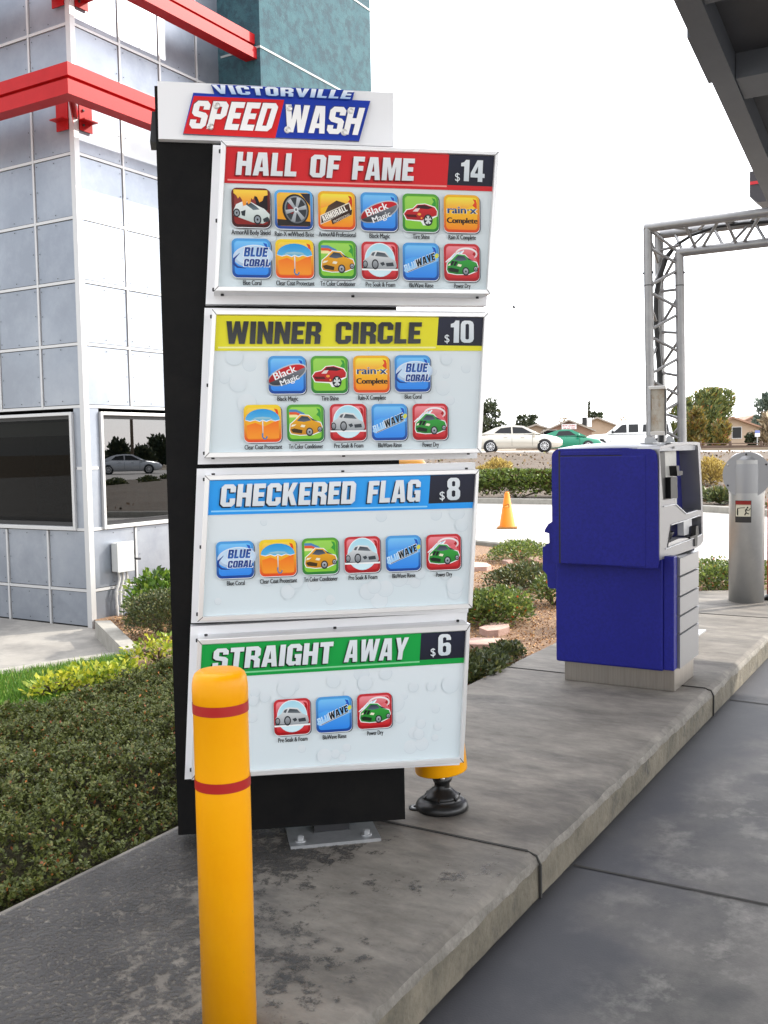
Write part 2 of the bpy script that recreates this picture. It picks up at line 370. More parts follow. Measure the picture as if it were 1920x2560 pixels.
# planting bed, lawn, walkway
BX, BY = 6.405, 7.038
sheet('planting_bed', [(-2, 2.673), (9.8, 2.69), (10.1, 2.15), (10.6, 1.40), (11.6, 1.4), (13.05, 4.5), (14.2, 7.03), (BX+.02, BY-.01), (6.2, 6.68), (5.45, 5.55), (4.3, 5.7), (2, 6.3), (-2, 7.3)], .08, m_mulch)
sheet('walkway', [(BX-.001, BY+.01), (6.3, 6.87), (5.55, 5.80), (4.7, 6.16), (2, 7.0), (-6, 9.5), (-6, 16), (BX-.001, 16)], .006, m_walk)
k = MB(); q = [onz(237, 1552, .15), onz(309, 1624, .15), onz(347, 1618, .15), onz(276, 1551, .15)]
k.prism([(p.x, p.y) for p in q], XYZ, -.05, .15)
structure(k.build('planter_kerb', m_kerb))
k = MB(); a0, a1 = onz(0, 1677, .07), onz(331, 1628, .07); dd = (a0-a1)
strip_pts([a1 - dd*.0, a1+dd*.5+Vector((.01, .02, 0)), a0, a0+dd*2.6], -.055, .055, -.05, .075, k)
structure(k.build('lawn_kerb', m_kerb))
k = MB(); strip_pts([(15.2, 8.9), (14.3, 7.1), (13.1, 4.45), (11.9, 1.6), (11.5, .6)], -.07, .07, -.05, .15, k)
structure(k.build('bed_kerb', m_kerb))

# ------------------------------------------------------------------ embankment and road beyond the lot
AZR = R(23.0); ED = Vector((math.cos(AZR), math.sin(AZR), 0)); ET = Vector((math.sin(AZR), -math.cos(AZR), 0))
DROAD = 55.0
def zr(t): return 1.27 - .0128*max(-20, min(22, t))
CURB = [(-60., 26.), (25, 60), (25.6, 30), (25.9, 20), (25.95, 12.3), (25.9, 10.1), (24.9, 7.2), (24.0, 5.66), (23.4, 4.72), (22.8, 3.9), (21.6, 2.2), (19.5, -1), (17.5, -6), (17, -14)][2:]
CT = sorted([(Vector((x, y, 0)).dot(ET), Vector((x, y, 0)).dot(ED)) for x, y in CURB])
def dcurb(t):
    if t <= CT[0][0]: return CT[0][1]
    for (a, da), (b, db) in zip(CT, CT[1:]):
        if t <= b: return da + (db-da)*(t-a)/max(1e-6, b-a)
    return CT[-1][1]
def hemb(t, d):
    d0 = dcurb(t)+.1; u = (d-d0)/(DROAD-d0)
    if u <= 0: return 0.
    u = min(1, u); s = u*u*(3-2*u)*.5+u*.5
    return .13 + (zr(t)-.13)*s
V, F = [], []; NT, NU = 130, 46
for i in range(NT+1):
    t = -34 + 66*i/NT; d0 = dcurb(t)+.1
    for j in range(NU+1):
        u = j/NU; d = d0 + (DROAD-d0)*u; z = hemb(t, d)
        if 0 < j < NU: z += .10*noise.noise(Vector((t*.5, d*.5, 0))) + .07*noise.noise(Vector((t*1.7, d*1.7, 3)))
        V.append(ED*d+ET*t+Vector((0, 0, z)))
for i in range(NT):
    for j in range(NU): a = i*(NU+1)+j; F.append((a, a+1, a+NU+2, a+NU+1))
structure(np_mesh('embankment', V, F, m_dirt, smooth=True))
k = MB(); strip_pts(CURB, -.07, .10, -.05, .15, k); structure(k.build('lot_kerb', m_kerb))
def rp(t, d, z): return ED*d+ET*t+Vector((0, 0, z))
k = MB(); k.loft([[rp(t, DROAD, zr(t)), rp(t, 69, zr(t)+.02), rp(t, 69, zr(t)-.4), rp(t, DROAD, zr(t)-.4)] for t in (-90, -20, 0, 22, 60)], 0)
structure(k.build('road', m_road))
k = MB(); k.loft([[rp(t, 69.0, 1.26), rp(t, 1500, 1.3), rp(t, 1500, -.5), rp(t, 69.0, -.5)] for t in (-900, 900)], 0)
structure(k.build('far_ground', m_far))
k = MB(); k.add([(-3000, -3000, -.35), (3000, -3000, -.35), (3000, 3000, -.35), (-3000, 3000, -.35)], [(0, 1, 2, 3)]); structure(k.build('ground', m_far))
def hit(x, y):
    """where a sight line meets the embankment"""
    d = ray(x, y); s = 20.
    while s < 90:
        p = CAM+d*s; z = hemb(p.dot(ET), p.dot(ED))
        if p.z <= z: return Vector((p.x, p.y, z))
        s += .05
    return CAM+d*55

# ------------------------------------------------------------------ building
bld = thing('car_wash_building', 'metal panelled building corner with red beams, dark windows and a teal stucco tower', 'building', (BX, BY, 0))
ZR = [.35+.57*i for i in range(-1, 15)]; ZR[0] = 0
XC = [BX, 6.99, 7.53, 8.08, 8.62, 9.2]
YC = [BY] + [7.0+.59*i for i in range(1, 13)]
wall = MB(); trim = MB(); rv = random.Random(3)
def panel(fn, a0, a1, z0, z1):
    g = .019 if a1-a0 > .3 else .004; t = [rv.uniform(-.0035, .0035) for _ in range(4)]
    wall.add([fn(a0+g, z0+g, t[0]), fn(a1-g, z0+g, t[1]), fn(a1-g, z1-g, t[2]), fn(a0+g, z1-g, t[3])], [(0, 1, 2, 3)], 0)
    for a in (a0+.045, a1-.045):
        for z in (z0+.06, (z0+z1)/2, z1-.06):
            if a1-a0 > .3: rvt(fn, a, z)
    if a1-a0 > .3:
        for z in (z0+.05, z1-.05): rvt(fn, (a0+a1)/2, z)
def rvt(fn, a, z):
    r_ = .0062; o = rv.uniform(-.01, .01)
    wall.add([fn(a+r_*math.cos(q*math.pi/3), z+o+r_*math.sin(q*math.pi/3), .007) for q in range(6)], [tuple(range(6))], 1)
fR = lambda a, z, o: (a, BY-o, z)
fL = lambda a, z, o: (BX-o, a, z)
WR0, WR1, WL0, WL1, WZ0, WZ1 = 6.575, 8.30, 7.185, 9.75, .91, 2.012
for fn, cs, w0, w1 in ((fR, XC, WR0, WR1), (fL, YC, WL0, WL1)):
    for i in range(len(cs)-1):
        for j in range(len(ZR)-1):
            a0, a1, z0, z1 = cs[i], cs[i+1], ZR[j], ZR[j+1]
            if z0 > .9 and z1 < 2.1:
                if a0 < w0 < a1: panel(fn, a0, w0, z0, z1)
                elif a0 < w1 < a1: panel(fn, w1, a1, z0, z1)
                elif a0 >= w1: panel(fn, a0, a1, z0, z1)
                continue
            panel(fn, a0, a1, z0, z1)
    def tr(a0, a1, z0, z1, h=.009):
        p, q = fn(a0, z0, -.01), fn(a1, z1, h); trim.box([min(x) for x in zip(p, q)], [max(x) for x in zip(p, q)])
    for j, z in enumerate(ZR[1:-1]):
        if .95 < z < 2.0: tr(cs[0], w0-.03, z-.013, z+.013); tr(w1+.03, cs[-1], z-.013, z+.013)
        else: tr(cs[0], cs[-1], z-.013, z+.013)
    for i, a in enumerate(cs[1:-1]):
        hi = .0115
        if w0 < a < w1: tr(a-.011, a+.011, 0, ZR[2]-.021, hi); tr(a-.011, a+.011, ZR[4]+.0, 8, hi)
        else: tr(a-.011, a+.011, 0, 8, hi)
trim.box((BX-.013, BY-.013, 0), (BX+.045, BY+.045, 8.02))
wall.build('clad_wall', [m_clad, m_rivet], bld); trim.build('wall_trim', m_trim, bld)
# solid core behind the cladding (leaving the room behind the windows open)
k = MB(); k.box((BX+.02, BY+.02, 0), (10.6, 16, .88)); k.box((BX+.02, BY+.02, 2.05), (10.6, 16, 8.3)); k.box((8.6, BY+.02, .88), (10.6, 16, 2.05)); k.box((BX+.02, 10.2, .88), (8.6, 16, 2.05)); k.box((BX+.005, BY+.005, .88), (BX+.14, BY+.14, 2.05))
k.build('inner_wall', m_interior, bld)
# windows
def panemat(nm, ior):
    m_pane = bpy.data.materials.new(nm); m_pane.use_nodes = True; N, L = m_pane.node_tree.nodes, m_pane.node_tree.links
    gl = N.new('ShaderNodeBsdfGlossy'); gl.inputs['Roughness'].default_value = .0; gl.inputs['Color'].default_value = (.85, .87, .9, 1)
    tp = N.new('ShaderNodeBsdfTransparent'); tp.inputs['Color'].default_value = (.16, .17, .17, 1)
    fr = N.new('ShaderNodeFresnel'); fr.inputs['IOR'].default_value = ior; mx = N.new('ShaderNodeMixShader')
    L.new(fr.outputs[0], mx.inputs[0]); L.new(tp.outputs[0], mx.inputs[1]); L.new(gl.outputs[0], mx.inputs[2]); L.new(mx.outputs[0], N['Material Output'].inputs[0]); return m_pane
def window(fn, a0, a1, z0, z1, mull=(), ior=2.2):
    k = MB()
    def bar(p, q, lo=-.06, hi=.03):
        A, B = fn(p[0], p[1], lo), fn(q[0], q[1], hi); k.box([min(x) for x in zip(A, B)], [max(x) for x in zip(A, B)], bev=.003)
    bar((a0, z0), (a0+.03, z1)); bar((a1-.03, z0), (a1, z1)); bar((a0+.031, z0), (a1-.031, z0+.035)); bar((a0+.031, z1-.03), (a1-.031, z1))
    o = k.build('window', m_trim, bld)
    g = MB()
    def bar2(p, q, lo, hi):
        A, B = fn(p[0], p[1], lo), fn(q[0], q[1], hi); g.box([min(x) for x in zip(A, B)], [max(x) for x in zip(A, B)])
    bar2((a0+.031, z0+.036), (a1-.031, z0+.075), -.055, -.02); bar2((a0+.031, z1-.062), (a1-.031, z1-.031), -.055, -.02); bar2((a0+.031, z0+.075), (a0+.045, z1-.062), -.055, -.02); bar2((a1-.045, z0+.075), (a1-.031, z1-.062), -.055, -.02)
    for m_ in mull: bar2((m_-.02, z0+.076), (m_+.02, z1-.063), -.05, -.015)
    g.build('window_gasket', m_dark, o)
    g = MB(); g.add([fn(a0+.03, z0+.03, -.035), fn(a1-.03, z0+.03, -.035), fn(a1-.03, z1-.03, -.035), fn(a0+.03, z1-.03, -.035)], [(0, 1, 2, 3) if fn is fR else (3, 2, 1, 0)])   # outward normal
    g.build('pane', panemat('window_glass', ior), o, fixn=False)
    return o
window(fR, WR0, WR1, WZ0, WZ1); wl_o = window(fL, WL0, WL1, WZ0, WZ1, (8.5,), 1.22)
k = MB(); k.box((BX+.10, 7.25, 1.80), (BX+.13, 9.7, 1.93)); k.build('roller_blind', mat('blind', (.35, .34, .31), .8), wl_o)
# red beams
def beam(zt, zb, x1):
    h = zt-zb; d = .5
    prof = [(0, zt), (0, zt-.40*h), (-.035, zt-.42*h), (-.035, zt-.53*h), (.022, zt-.55*h), (.022, zb), (-.12, zb), (-.12, zt)]
    rings = [[Vector((BX-d-o, 16, z)) for o, z in prof], [Vector((BX-d-o, BY-d-o, z)) for o, z in prof], [Vector((x1, BY-d-o, z)) for o, z in prof]]
    k = MB(); k.loft(rings); o_ = k.build('red_beam', m_redpaint, bld)
    c = MB(); zc = (zt+zb)/2
    for s in (0, 1):
        if s: c.box((BX+.05, BY-.024, zb-.06), (BX+.20, BY-.012, zb+.20))
        else: c.box((BX-.024, BY+.05, zb-.06), (BX-.012, BY+.20, zb+.20))
    c.tube([(BX+.02, BY-.0, zb+.06), (BX-.42, BY-.44, zb+.06)], .035, 4, smooth=False)
    c.add([(BX-.02, BY-.02, zb-.05), (BX-.02, BY-.02, zb+.1), (BX-.4, BY-.4, zb+.02), (BX-.38, BY-.38, zb+.005)], [(0, 1, 2, 3)])
    c.box((BX-.10, BY+.04, zb+.02), (BX-.02, BY+.2, zb+.03)); c.box((BX+.04, BY-.10, zb+.02), (BX+.2, BY-.02, zb+.03))
    c.build('beam_bracket', m_redpaint, o_)
    for a, z in ((.09, -.01), (.15, .05), (.09, .12)):
        c = MB(); c.lathe([(0, 0), (.012, 0), (.012, .01), (0, .01)], n=8, M=Matrix.Translation((BX+a, BY-.026, zb+z)) @ Matrix.Rotation(R(90), 4, 'X')); c.build('bolt', m_rivet, o_)
beam(4.88, 4.61, 8.435); beam(5.955, 5.70, 8.435)
# teal tower
TX, TY = 8.44, 6.474
k = MB(); k.box((TX, TY, 0), (10.655, 11, 9)); tw = k.build('stucco_tower', m_stucco, bld)
for z in (5.82, onax(905, 13, 1, TY).z):
    k = MB(); k.box((TX-.006, TY-.006, z-.011), (10.66, TY+.05, z+.011)); k.box((TX-.006, TY+.051, z-.011), (TX+.05, 7.0, z+.011))
    k.build('reveal_strip', MATS.get('reveal') or mat('reveal', (.34, .37, .36), .6), tw)

# electrical box on the wall
eb = thing('electrical_box', 'grey electrical box on the bright metal wall with three conduits running down', 'electrical box', (6.7, BY, 0))
k = MB(); k.box((6.66, BY-.088, .50), (6.865, BY-.011, .775), bev=.006); k.build('enclosure', m_elec, eb)
k = MB(); k.box((6.655, BY-.098, .495), (6.87, BY-.089, .782), bev=.003); k.build('cover', m_elec, eb)
k = MB(); k.lathe([(0, 0), (.055, 0), (.05, .025), (0, .025)], n=20, M=Matrix.Translation((6.8655, BY-.055, .68)) @ Matrix.Rotation(R(90), 4, 'Y') @ Matrix.Diagonal((1.15, .62, 1, 1)))
k.tube([(6.885, BY-.06, .63), (6.905, BY-.085, .605), (6.95, BY-.10, .60)], .011, 8); k.build('switch_lever', m_dark, eb)
for i in range(3):
    x = 6.705+i*.05; k = MB()
    k.tube([(x, BY-.05, .51), (x+.012, BY-.05, .43), (x-.005, BY-.05, .37), (x-.032, BY-.05, .31), (x-.036, BY-.05, .25), (x-.026, BY-.05, .08)], .0115, 8)
    for z, dx in ((.315, -.031), (.185, -.032)): k.tube([(x+dx, BY-.05, z), (x+dx, BY-.05, z-.035)], .0145, 8)
    k.build('conduit', m_pvc, eb)
k = MB(); k.lathe([(0, .08), (.055, .08), (.055, .105), (.03, .125), (0, .125)], (6.74, BY-.14, 0), 16); tag(k.build('ground_fitting', mat('fitting_grey', (.25, .25, .3), .5)), 'small grey round utility fitting in the mulch at the conduit foot', 'utility fitting')
# ------------------------------------------------------------------ lettering and printed artwork
GL = {
 'A': (6.6, [[(0,0),(2.25,0),(2.5,1.9),(4.1,1.9),(4.35,0),(6.6,0),(5.1,10),(1.5,10)], [(2.75,3.6),(3.85,3.6),(3.3,7.6)]]),
 'C': (6.2, [[(0,1.3),(1.3,0),(4.9,0),(6.2,1.3),(6.2,3.7),(3.9,3.7),(3.9,1.9),(2.3,1.9),(2.3,8.1),(3.9,8.1),(3.9,6.4),(6.2,6.4),(6.2,8.7),(4.9,10),(1.3,10),(0,8.7)]]),
 'D': (6.2, [[(0,0),(4.9,0),(6.2,1.3),(6.2,8.7),(4.9,10),(0,10)], [(2.3,1.9),(3.9,1.9),(3.9,8.1),(2.3,8.1)]]),
 'E': (5.2, [[(0,0),(5.2,0),(5.2,2.1),(2.3,2.1),(2.3,4.1),(4.7,4.1),(4.7,6.1),(2.3,6.1),(2.3,7.9),(5.2,7.9),(5.2,10),(0,10)]]),
 'F': (5.0, [[(0,0),(2.3,0),(2.3,3.9),(4.6,3.9),(4.6,6.0),(2.3,6.0),(2.3,7.9),(5.0,7.9),(5.0,10),(0,10)]]),
 'G': (6.2, [[(0,1.3),(1.3,0),(3.3,0),(3.9,.8),(4.2,0),(6.2,0),(6.2,5.2),(3.4,5.2),(3.4,3.5),(3.95,3.5),(3.95,1.9),(2.3,1.9),(2.3,8.1),(3.9,8.1),(3.9,6.6),(6.2,6.6),(6.2,8.7),(4.9,10),(1.3,10),(0,8.7)]]),
 'H': (6.2, [[(0,0),(2.3,0),(2.3,4),(3.9,4),(3.9,0),(6.2,0),(6.2,10),(3.9,10),(3.9,6.1),(2.3,6.1),(2.3,10),(0,10)]]),
 'I': (2.3, [[(0,0),(2.3,0),(2.3,10),(0,10)]]),
 'K': (6.4, [[(0,0),(2.3,0),(2.3,3.6),(2.6,4.1),(4.0,0),(6.4,0),(4.3,5.6),(6.2,10),(3.9,10),(2.5,6.4),(2.3,6.1),(2.3,10),(0,10)]]),
 'L': (4.9, [[(0,0),(4.9,0),(4.9,2.1),(2.3,2.1),(2.3,10),(0,10)]]),
 'M': (8.2, [[(0,0),(2.2,0),(2.2,6.2),(3.3,0),(4.9,0),(6.0,6.2),(6.0,0),(8.2,0),(8.2,10),(5.2,10),(4.1,5),(3.0,10),(0,10)]]),
 'N': (6.4, [[(0,0),(2.2,0),(2.2,5.6),(4.1,0),(6.4,0),(6.4,10),(4.2,10),(4.2,4.6),(2.4,10),(0,10)]]),
 'O': (6.2, [[(0,1.3),(1.3,0),(4.9,0),(6.2,1.3),(6.2,8.7),(4.9,10),(1.3,10),(0,8.7)], [(2.3,1.9),(3.9,1.9),(3.9,8.1),(2.3,8.1)]]),
 'P': (6.1, [[(0,0),(2.3,0),(2.3,3.6),(4.5,3.6),(6.1,5.1),(6.1,8.7),(4.8,10),(0,10)], [(2.3,5.5),(3.8,5.5),(3.8,8.1),(2.3,8.1)]]),
 'R': (6.3, [[(0,0),(2.3,0),(2.3,3.9),(3.0,3.9),(3.9,3.2),(3.9,0),(6.3,0),(6.3,3.7),(5.2,4.8),(6.3,5.8),(6.3,8.7),(5.0,10),(0,10)], [(2.3,5.7),(3.9,5.7),(3.9,8.1),(2.3,8.1)]]),
 'S': (6.2, [[(0,1.3),(1.3,0),(4.9,0),(6.2,1.3),(6.2,4.7),(5.1,5.7),(2.3,6.3),(2.3,8.1),(3.9,8.1),(3.9,6.9),(6.2,6.9),(6.2,8.7),(4.9,10),(1.3,10),(0,8.7),(0,5.5),(1.1,4.5),(3.9,3.9),(3.9,1.9),(2.3,1.9),(2.3,3.2),(0,3.2)]]),
 'T': (5.6, [[(1.65,0),(3.95,0),(3.95,7.9),(5.6,7.9),(5.6,10),(0,10),(0,7.9),(1.65,7.9)]]),
 'V': (6.4, [[(2.1,0),(4.3,0),(6.4,10),(4.1,10),(3.2,4.4),(2.3,10),(0,10)]]),
 'W': (9.2, [[(1.3,0),(3.7,0),(4.6,5),(5.5,0),(7.9,0),(9.2,10),(7.0,10),(6.5,4.6),(5.6,10),(3.6,10),(2.7,4.6),(2.2,10),(0,10)]]),
 'Y': (6.4, [[(2.05,0),(4.35,0),(4.35,3.8),(6.4,10),(4.1,10),(3.2,6.5),(2.3,10),(0,10),(2.05,3.8)]]),
 '0': (6.0, [[(0,1.7),(.6,.5),(1.7,0),(4.3,0),(5.4,.5),(6,1.7),(6,8.3),(5.4,9.5),(4.3,10),(1.7,10),(.6,9.5),(0,8.3)], [(2.2,1.8),(3.0,1.4),(3.8,1.8),(3.8,8.2),(3.0,8.6),(2.2,8.2)]]),
 '1': (3.9, [[(1.5,0),(3.9,0),(3.9,10),(2.2,10),(1.4,8.9),(0,8.4),(0,6.9),(1.5,6.9)]]),
 '4': (6.6, [[(0,1.9),(3.4,1.9),(3.4,0),(5.6,0),(5.6,1.9),(6.6,1.9),(6.6,3.8),(5.6,3.8),(5.6,10),(3.0,10),(0,3.9)], [(1.9,3.8),(3.4,3.8),(3.4,7.2)]]),
 '6': (6.0, [[(0,1.7),(.6,.5),(1.7,0),(4.3,0),(5.4,.5),(6,1.7),(6,4.7),(5.3,5.8),(4.2,6.1),(2.2,5.7),(2.2,8.2),(3.0,8.6),(3.8,8.2),(3.8,7.2),(6,7.2),(6,8.3),(5.4,9.5),(4.3,10),(1.7,10),(.6,9.5),(0,8.3)], [(2.2,1.8),(3.0,1.4),(3.8,1.8),(3.8,4.2),(3.0,4.6),(2.2,4.2)]]),
 '8': (6.0, [[(0,1.6),(.6,.5),(1.7,0),(4.3,0),(5.4,.5),(6,1.6),(6,4.0),(5.1,5.2),(5.8,6.2),(5.8,8.4),(5.2,9.5),(4.2,10),(1.8,10),(.8,9.5),(.2,8.4),(.2,6.2),(.9,5.2),(0,4.0)], [(2.2,1.8),(3.0,1.4),(3.8,1.8),(3.8,4.0),(3.0,4.4),(2.2,4.0)], [(2.3,6.4),(3.0,6.1),(3.7,6.4),(3.7,8.2),(3.0,8.6),(2.3,8.2)]]),
 'B': (6.2, [[(0,0),(5,0),(6.2,1.2),(6.2,4.2),(5.3,5.1),(6.0,6),(6.0,8.8),(4.8,10),(0,10)], [(2.3,1.9),(3.9,1.9),(3.9,4.2),(2.3,4.2)], [(2.3,6.0),(3.7,6.0),(3.7,8.1),(2.3,8.1)]]),
 'U': (6.2, [[(0,1.3),(1.3,0),(4.9,0),(6.2,1.3),(6.2,10),(3.9,10),(3.9,1.9),(2.3,1.9),(2.3,10),(0,10)]]),
 ' ': (3.6, []),
}
def measure(s, gap=.75): return sum(GL[c][0] for c in s) + gap*(len(s)-1)
_fc = {}
def font_tris(s):
    if s in _fc: return _fc[s]
    cu_ = bpy.data.curves.new('t', 'FONT'); cu_.body = s; cu_.resolution_u = 3; cu_.fill_mode = 'FRONT'
    o = bpy.data.objects.new('t', cu_); COL.objects.link(o)
    dg = bpy.context.evaluated_depsgraph_get(); me = o.evaluated_get(dg).to_mesh()
    V = [(v.co.x, v.co.y) for v in me.vertices]; F = [tuple(p.vertices) for p in me.polygons]
    o.evaluated_get(dg).to_mesh_clear(); bpy.data.objects.remove(o); bpy.data.curves.remove(cu_)
    xs = [v[0] for v in V]; V = [(x-min(xs), y) for x, y in V]
    _fc[s] = (V, F, max(xs)-min(xs)); return _fc[s]

class Art:
    """flat printed shapes stacked in hair-thin layers; colours kept per corner"""
    def __init__(s, to3d): s.to = to3d; s.k = MB(); s.z = 0; s.dz = .0003
    def _put(s, pts, faces, c1, c2, y0=None, y1=None):
        c1, c2 = lin(c1), lin(c2 if c2 is not None else c1)
        ys = [p[1] for p in pts]; y0 = min(ys) if y0 is None else y0; y1 = max(ys) if y1 is None else y1
        s.k.add([s.to(a, b, s.z) for a, b in pts], faces)
        for a, b in pts:
            t = min(1, max(0, (b-y0)/max(1e-6, y1-y0))); s.k.c.append([c2[i]+(c1[i]-c2[i])*t for i in range(3)]+[1])
        s.z += s.dz
    def poly(s, pts, c1, c2=None, holes=()):
        loops = [pts]+list(holes); flat = [p for l in loops for p in l]
        tr = tessellate_polygon([[Vector((a, b, 0)) for a, b in l] for l in loops])
        fs = []
        for t in tr:
            a, b, c = (flat[i] for i in t)
            ar = (b[0]-a[0])*(c[1]-a[1])-(b[1]-a[1])*(c[0]-a[0])
            fs.append(tuple(t) if ar > 0 else tuple(reversed(t)))
        s._put(flat, fs, c1, c2)
    def rrect(s, x0, y0, x1, y1, r, c1, c2=None):
        P = []
        for cx, cy, a in ((x1-r, y1-r, 0), (x0+r, y1-r, 90), (x0+r, y0+r, 180), (x1-r, y0+r, 270)):
            P += [(cx+r*math.cos(R(a+q*22.5)), cy+r*math.sin(R(a+q*22.5))) for q in range(5)]
        s.poly(P, c1, c2)
    def ell(s, cx, cy, rx, ry, c1, c2=None, rot=0, n=28, a0=0, a1=360):
        P = []
        for q in range(n+(a1-a0 != 360)):
            t = R(a0+(a1-a0)*q/n); x, y = rx*math.cos(t), ry*math.sin(t)
            P.append((cx+x*math.cos(R(rot))-y*math.sin(R(rot)), cy+x*math.sin(R(rot))+y*math.cos(R(rot))))
        s.poly(P, c1, c2)
    def band(s, pts, wd, c1, c2=None):
        A, B = [], []
        for i, p in enumerate(pts):
            a, b = pts[max(0, i-1)], pts[min(len(pts)-1, i+1)]; dx, dy = b[0]-a[0], b[1]-a[1]; l = math.hypot(dx, dy) or 1
            ww = wd[i] if isinstance(wd, (list, tuple)) else wd
            A.append((p[0]-dy/l*ww/2, p[1]+dx/l*ww/2)); B.append((p[0]+dy/l*ww/2, p[1]-dx/l*ww/2))
        n = len(pts); s._put(B+A, [(i, i+1, n+i+1, n+i) for i in range(n-1)], c1, c2)
    def text(s, t, cx, y, h, width, c1, c2=None, rot=0, shear=0, maxw=None, bold=0):
        V, F, wd = font_tris(t); sx = width/wd if width else h*1.35; sy = h*1.38
        for off in ((0, bold) if bold else (0,)):
            P = []
            for x, yy in V:
                X, Y = (x-wd/2)*sx+off+shear*yy*sy, yy*sy
                P.append((cx+X*math.cos(R(rot))-Y*math.sin(R(rot)), y+X*math.sin(R(rot))+Y*math.cos(R(rot))))
            s._put(P, F, c1, c2)
    def block(s, t, fn, c1, c2=None, gap=.75, dx=0, dy=0):
        """heavy chamfered capitals; fn(u,v) maps u 0..1 along, v 0..1 up"""
        tot = measure(t, gap); x = 0
        for ch in t:
            wd, loops = GL[ch]
            if loops: 
                L_ = [[fn((x+a+dx)/tot, (b+dy)/10) for a, b in l] for l in loops]
                s.poly(L_[0], c1, c2, L_[1:])
            x += wd+gap
    def blk(s, t, cx, y, h, w_, c1, c2=None, rot=0, shear=0):
        c_, s_ = math.cos(R(rot)), math.sin(R(rot))
        def f(u_, v): X, Y = (u_-.5)*w_+shear*v*h, v*h; return (cx+X*c_-Y*s_, y+X*s_+Y*c_)
        s.block(t, f, c1, c2, gap=.9)
    def build(s, name, m, parent=None): return s.k.build(name, m, parent, fixn=False)

# ---- service icons in a unit square (0..1), caption below
def icon_base(A, rim, rim2, bg, bg2, sw=None):
    A.rrect(.025, -.035, 1.03, .975, .15, '#3c4350')
    A.rrect(-.005, -.02, 1.005, .99, .15, '#e8edf0')
    A.rrect(0, 0, 1, 1, .145, rim, rim2)
    A.rrect(.065, .075, .935, .935, .09, bg, bg2)
    if sw: A.poly([(.80, .90), (.90, .87), (.925, .78), (.92, .55), (.88, .66), (.80, .72), (.86, .80)], sw)
    A.poly([(.075, .55), (.3, .62), (.55, .60), (.78, .70), (.86, .80), (.80, .915), (.14, .92), (.08, .86)], mixc(bg, '#ffffff', .16), mixc(bg2, '#ffffff', .1))
def mixc(a, b, t):
    a = a.lstrip('#'); b = b.lstrip('#'); return '#%02x%02x%02x' % tuple(int(int(a[i:i+2], 16)*(1-t)+int(b[i:i+2], 16)*t) for i in (0, 2, 4))
BLUE = ('#4f9fe0', '#123f92', '#63bbf5', '#2e86e8', '#1a55c0'); GREEN = ('#5aa53a', '#2c7d33', '#8ccf3c', '#84c93a', '#3a9a3a')
ORNG = ('#f0b52a', '#d8401f', '#f6df2c', '#f58a1e', '#e2481c'); REDC = ('#c92f36', '#a0141c', '#ee8088', '#c51a20', '#b0161c')
def car_art(A, c, c2, glass='#2a3340', flip=False, wheel='#23252a', stripe=None):
    f = (lambda p: [(1-x, y) for x, y in p]) if flip else (lambda p: p)
    A.poly(f([(.06, .30), (.10, .20), (.35, .16), (.70, .17), (.93, .26), (.97, .40), (.93, .52), (.74, .58), (.60, .72), (.36, .74), (.22, .60), (.08, .48)]), '#f2f4f4')
    A.poly(f([(.08, .30), (.12, .22), (.35, .18), (.69, .19), (.91, .28), (.95, .40), (.91, .50), (.73, .56), (.59, .70), (.37, .72), (.23, .58), (.10, .47)]), c, c2)
    A.poly(f([(.27, .56), (.40, .69), (.57, .67), (.66, .57), (.46, .53)]), glass, mixc(glass, '#8899aa', .5))
    A.poly(f([(.69, .57), (.61, .67), (.72, .60), (.86, .53)]), glass)
    A.poly(f([(.10, .33), (.16, .25), (.40, .22), (.42, .31), (.2, .36)]), mixc(c2, '#101010', .75))
    A.poly(f([(.11, .40), (.20, .42), (.26, .47), (.14, .46)]), '#f0ead0')
    A.poly(f([(.36, .40), (.47, .38), (.50, .44), (.40, .46)]), '#f0ead0')
    if stripe: A.poly(f([(.22, .54), (.17, .42), (.23, .41), (.30, .53)]), stripe); A.poly(f([(.31, .53), (.26, .41), (.32, .40), (.39, .52)]), stripe)
    for cx, cy, r in ((.61, .26, .115), (.89, .33, .075)):
        if flip: cx = 1-cx
        A.ell(cx, cy, r*.85, r, wheel); A.ell(cx, cy, r*.58, r*.7, '#b8bcc2', '#767b83'); A.ell(cx, cy, r*.2, r*.24, wheel)
def ic_shield(A):
    icon_base(A, '#6a2420', '#3a0d0c', '#5c1410', '#8a1f18')
    A.poly([(.55, .92), (.93, .92), (.93, .45), (.7, .4)], '#1c1218')
    A.poly([(.05, .42), (.12, .58), (.30, .66), (.48, .66), (.62, .58), (.84, .48), (.98, .34), (.97, .20), (.80, .10), (.55, .12), (.2, .24), (.05, .30)], '#eef2ef', '#b9c6c0')
    A.poly([(.34, .60), (.46, .655), (.62, .55), (.72, .46), (.56, .44)], '#26323a', '#6b7a82'); A.poly([(.24, .40), (.36, .44), (.34, .28), (.26, .30)], '#2b3134')
    A.poly([(.80, .22), (.92, .28), (.97, .22), (.94, .15), (.82, .14)], '#2d3438')
    for cx, cy, r in ((.13, .36, .11), (.66, .20, .125)): A.ell(cx, cy, r*.8, r, '#202226'); A.ell(cx, cy, r*.55, r*.7, '#8d949a'); A.ell(cx, cy, r*.2, r*.25, '#202226')
    A.poly([(.06, .95), (.93, .95), (.94, .83), (.84, .80), (.80, .68), (.72, .64), (.66, .78), (.60, .80), (.56, .70), (.51, .74), (.49, .62), (.43, .58), (.40, .68), (.37, .56), (.30, .54), (.27, .70), (.22, .78), (.17, .72), (.13, .80), (.06, .86)], '#fbd54a', '#f08a2c')
    A.text('ArmorAll Body Shield', .48, -.19, .128, 1.0, '#15181c', bold=.008)
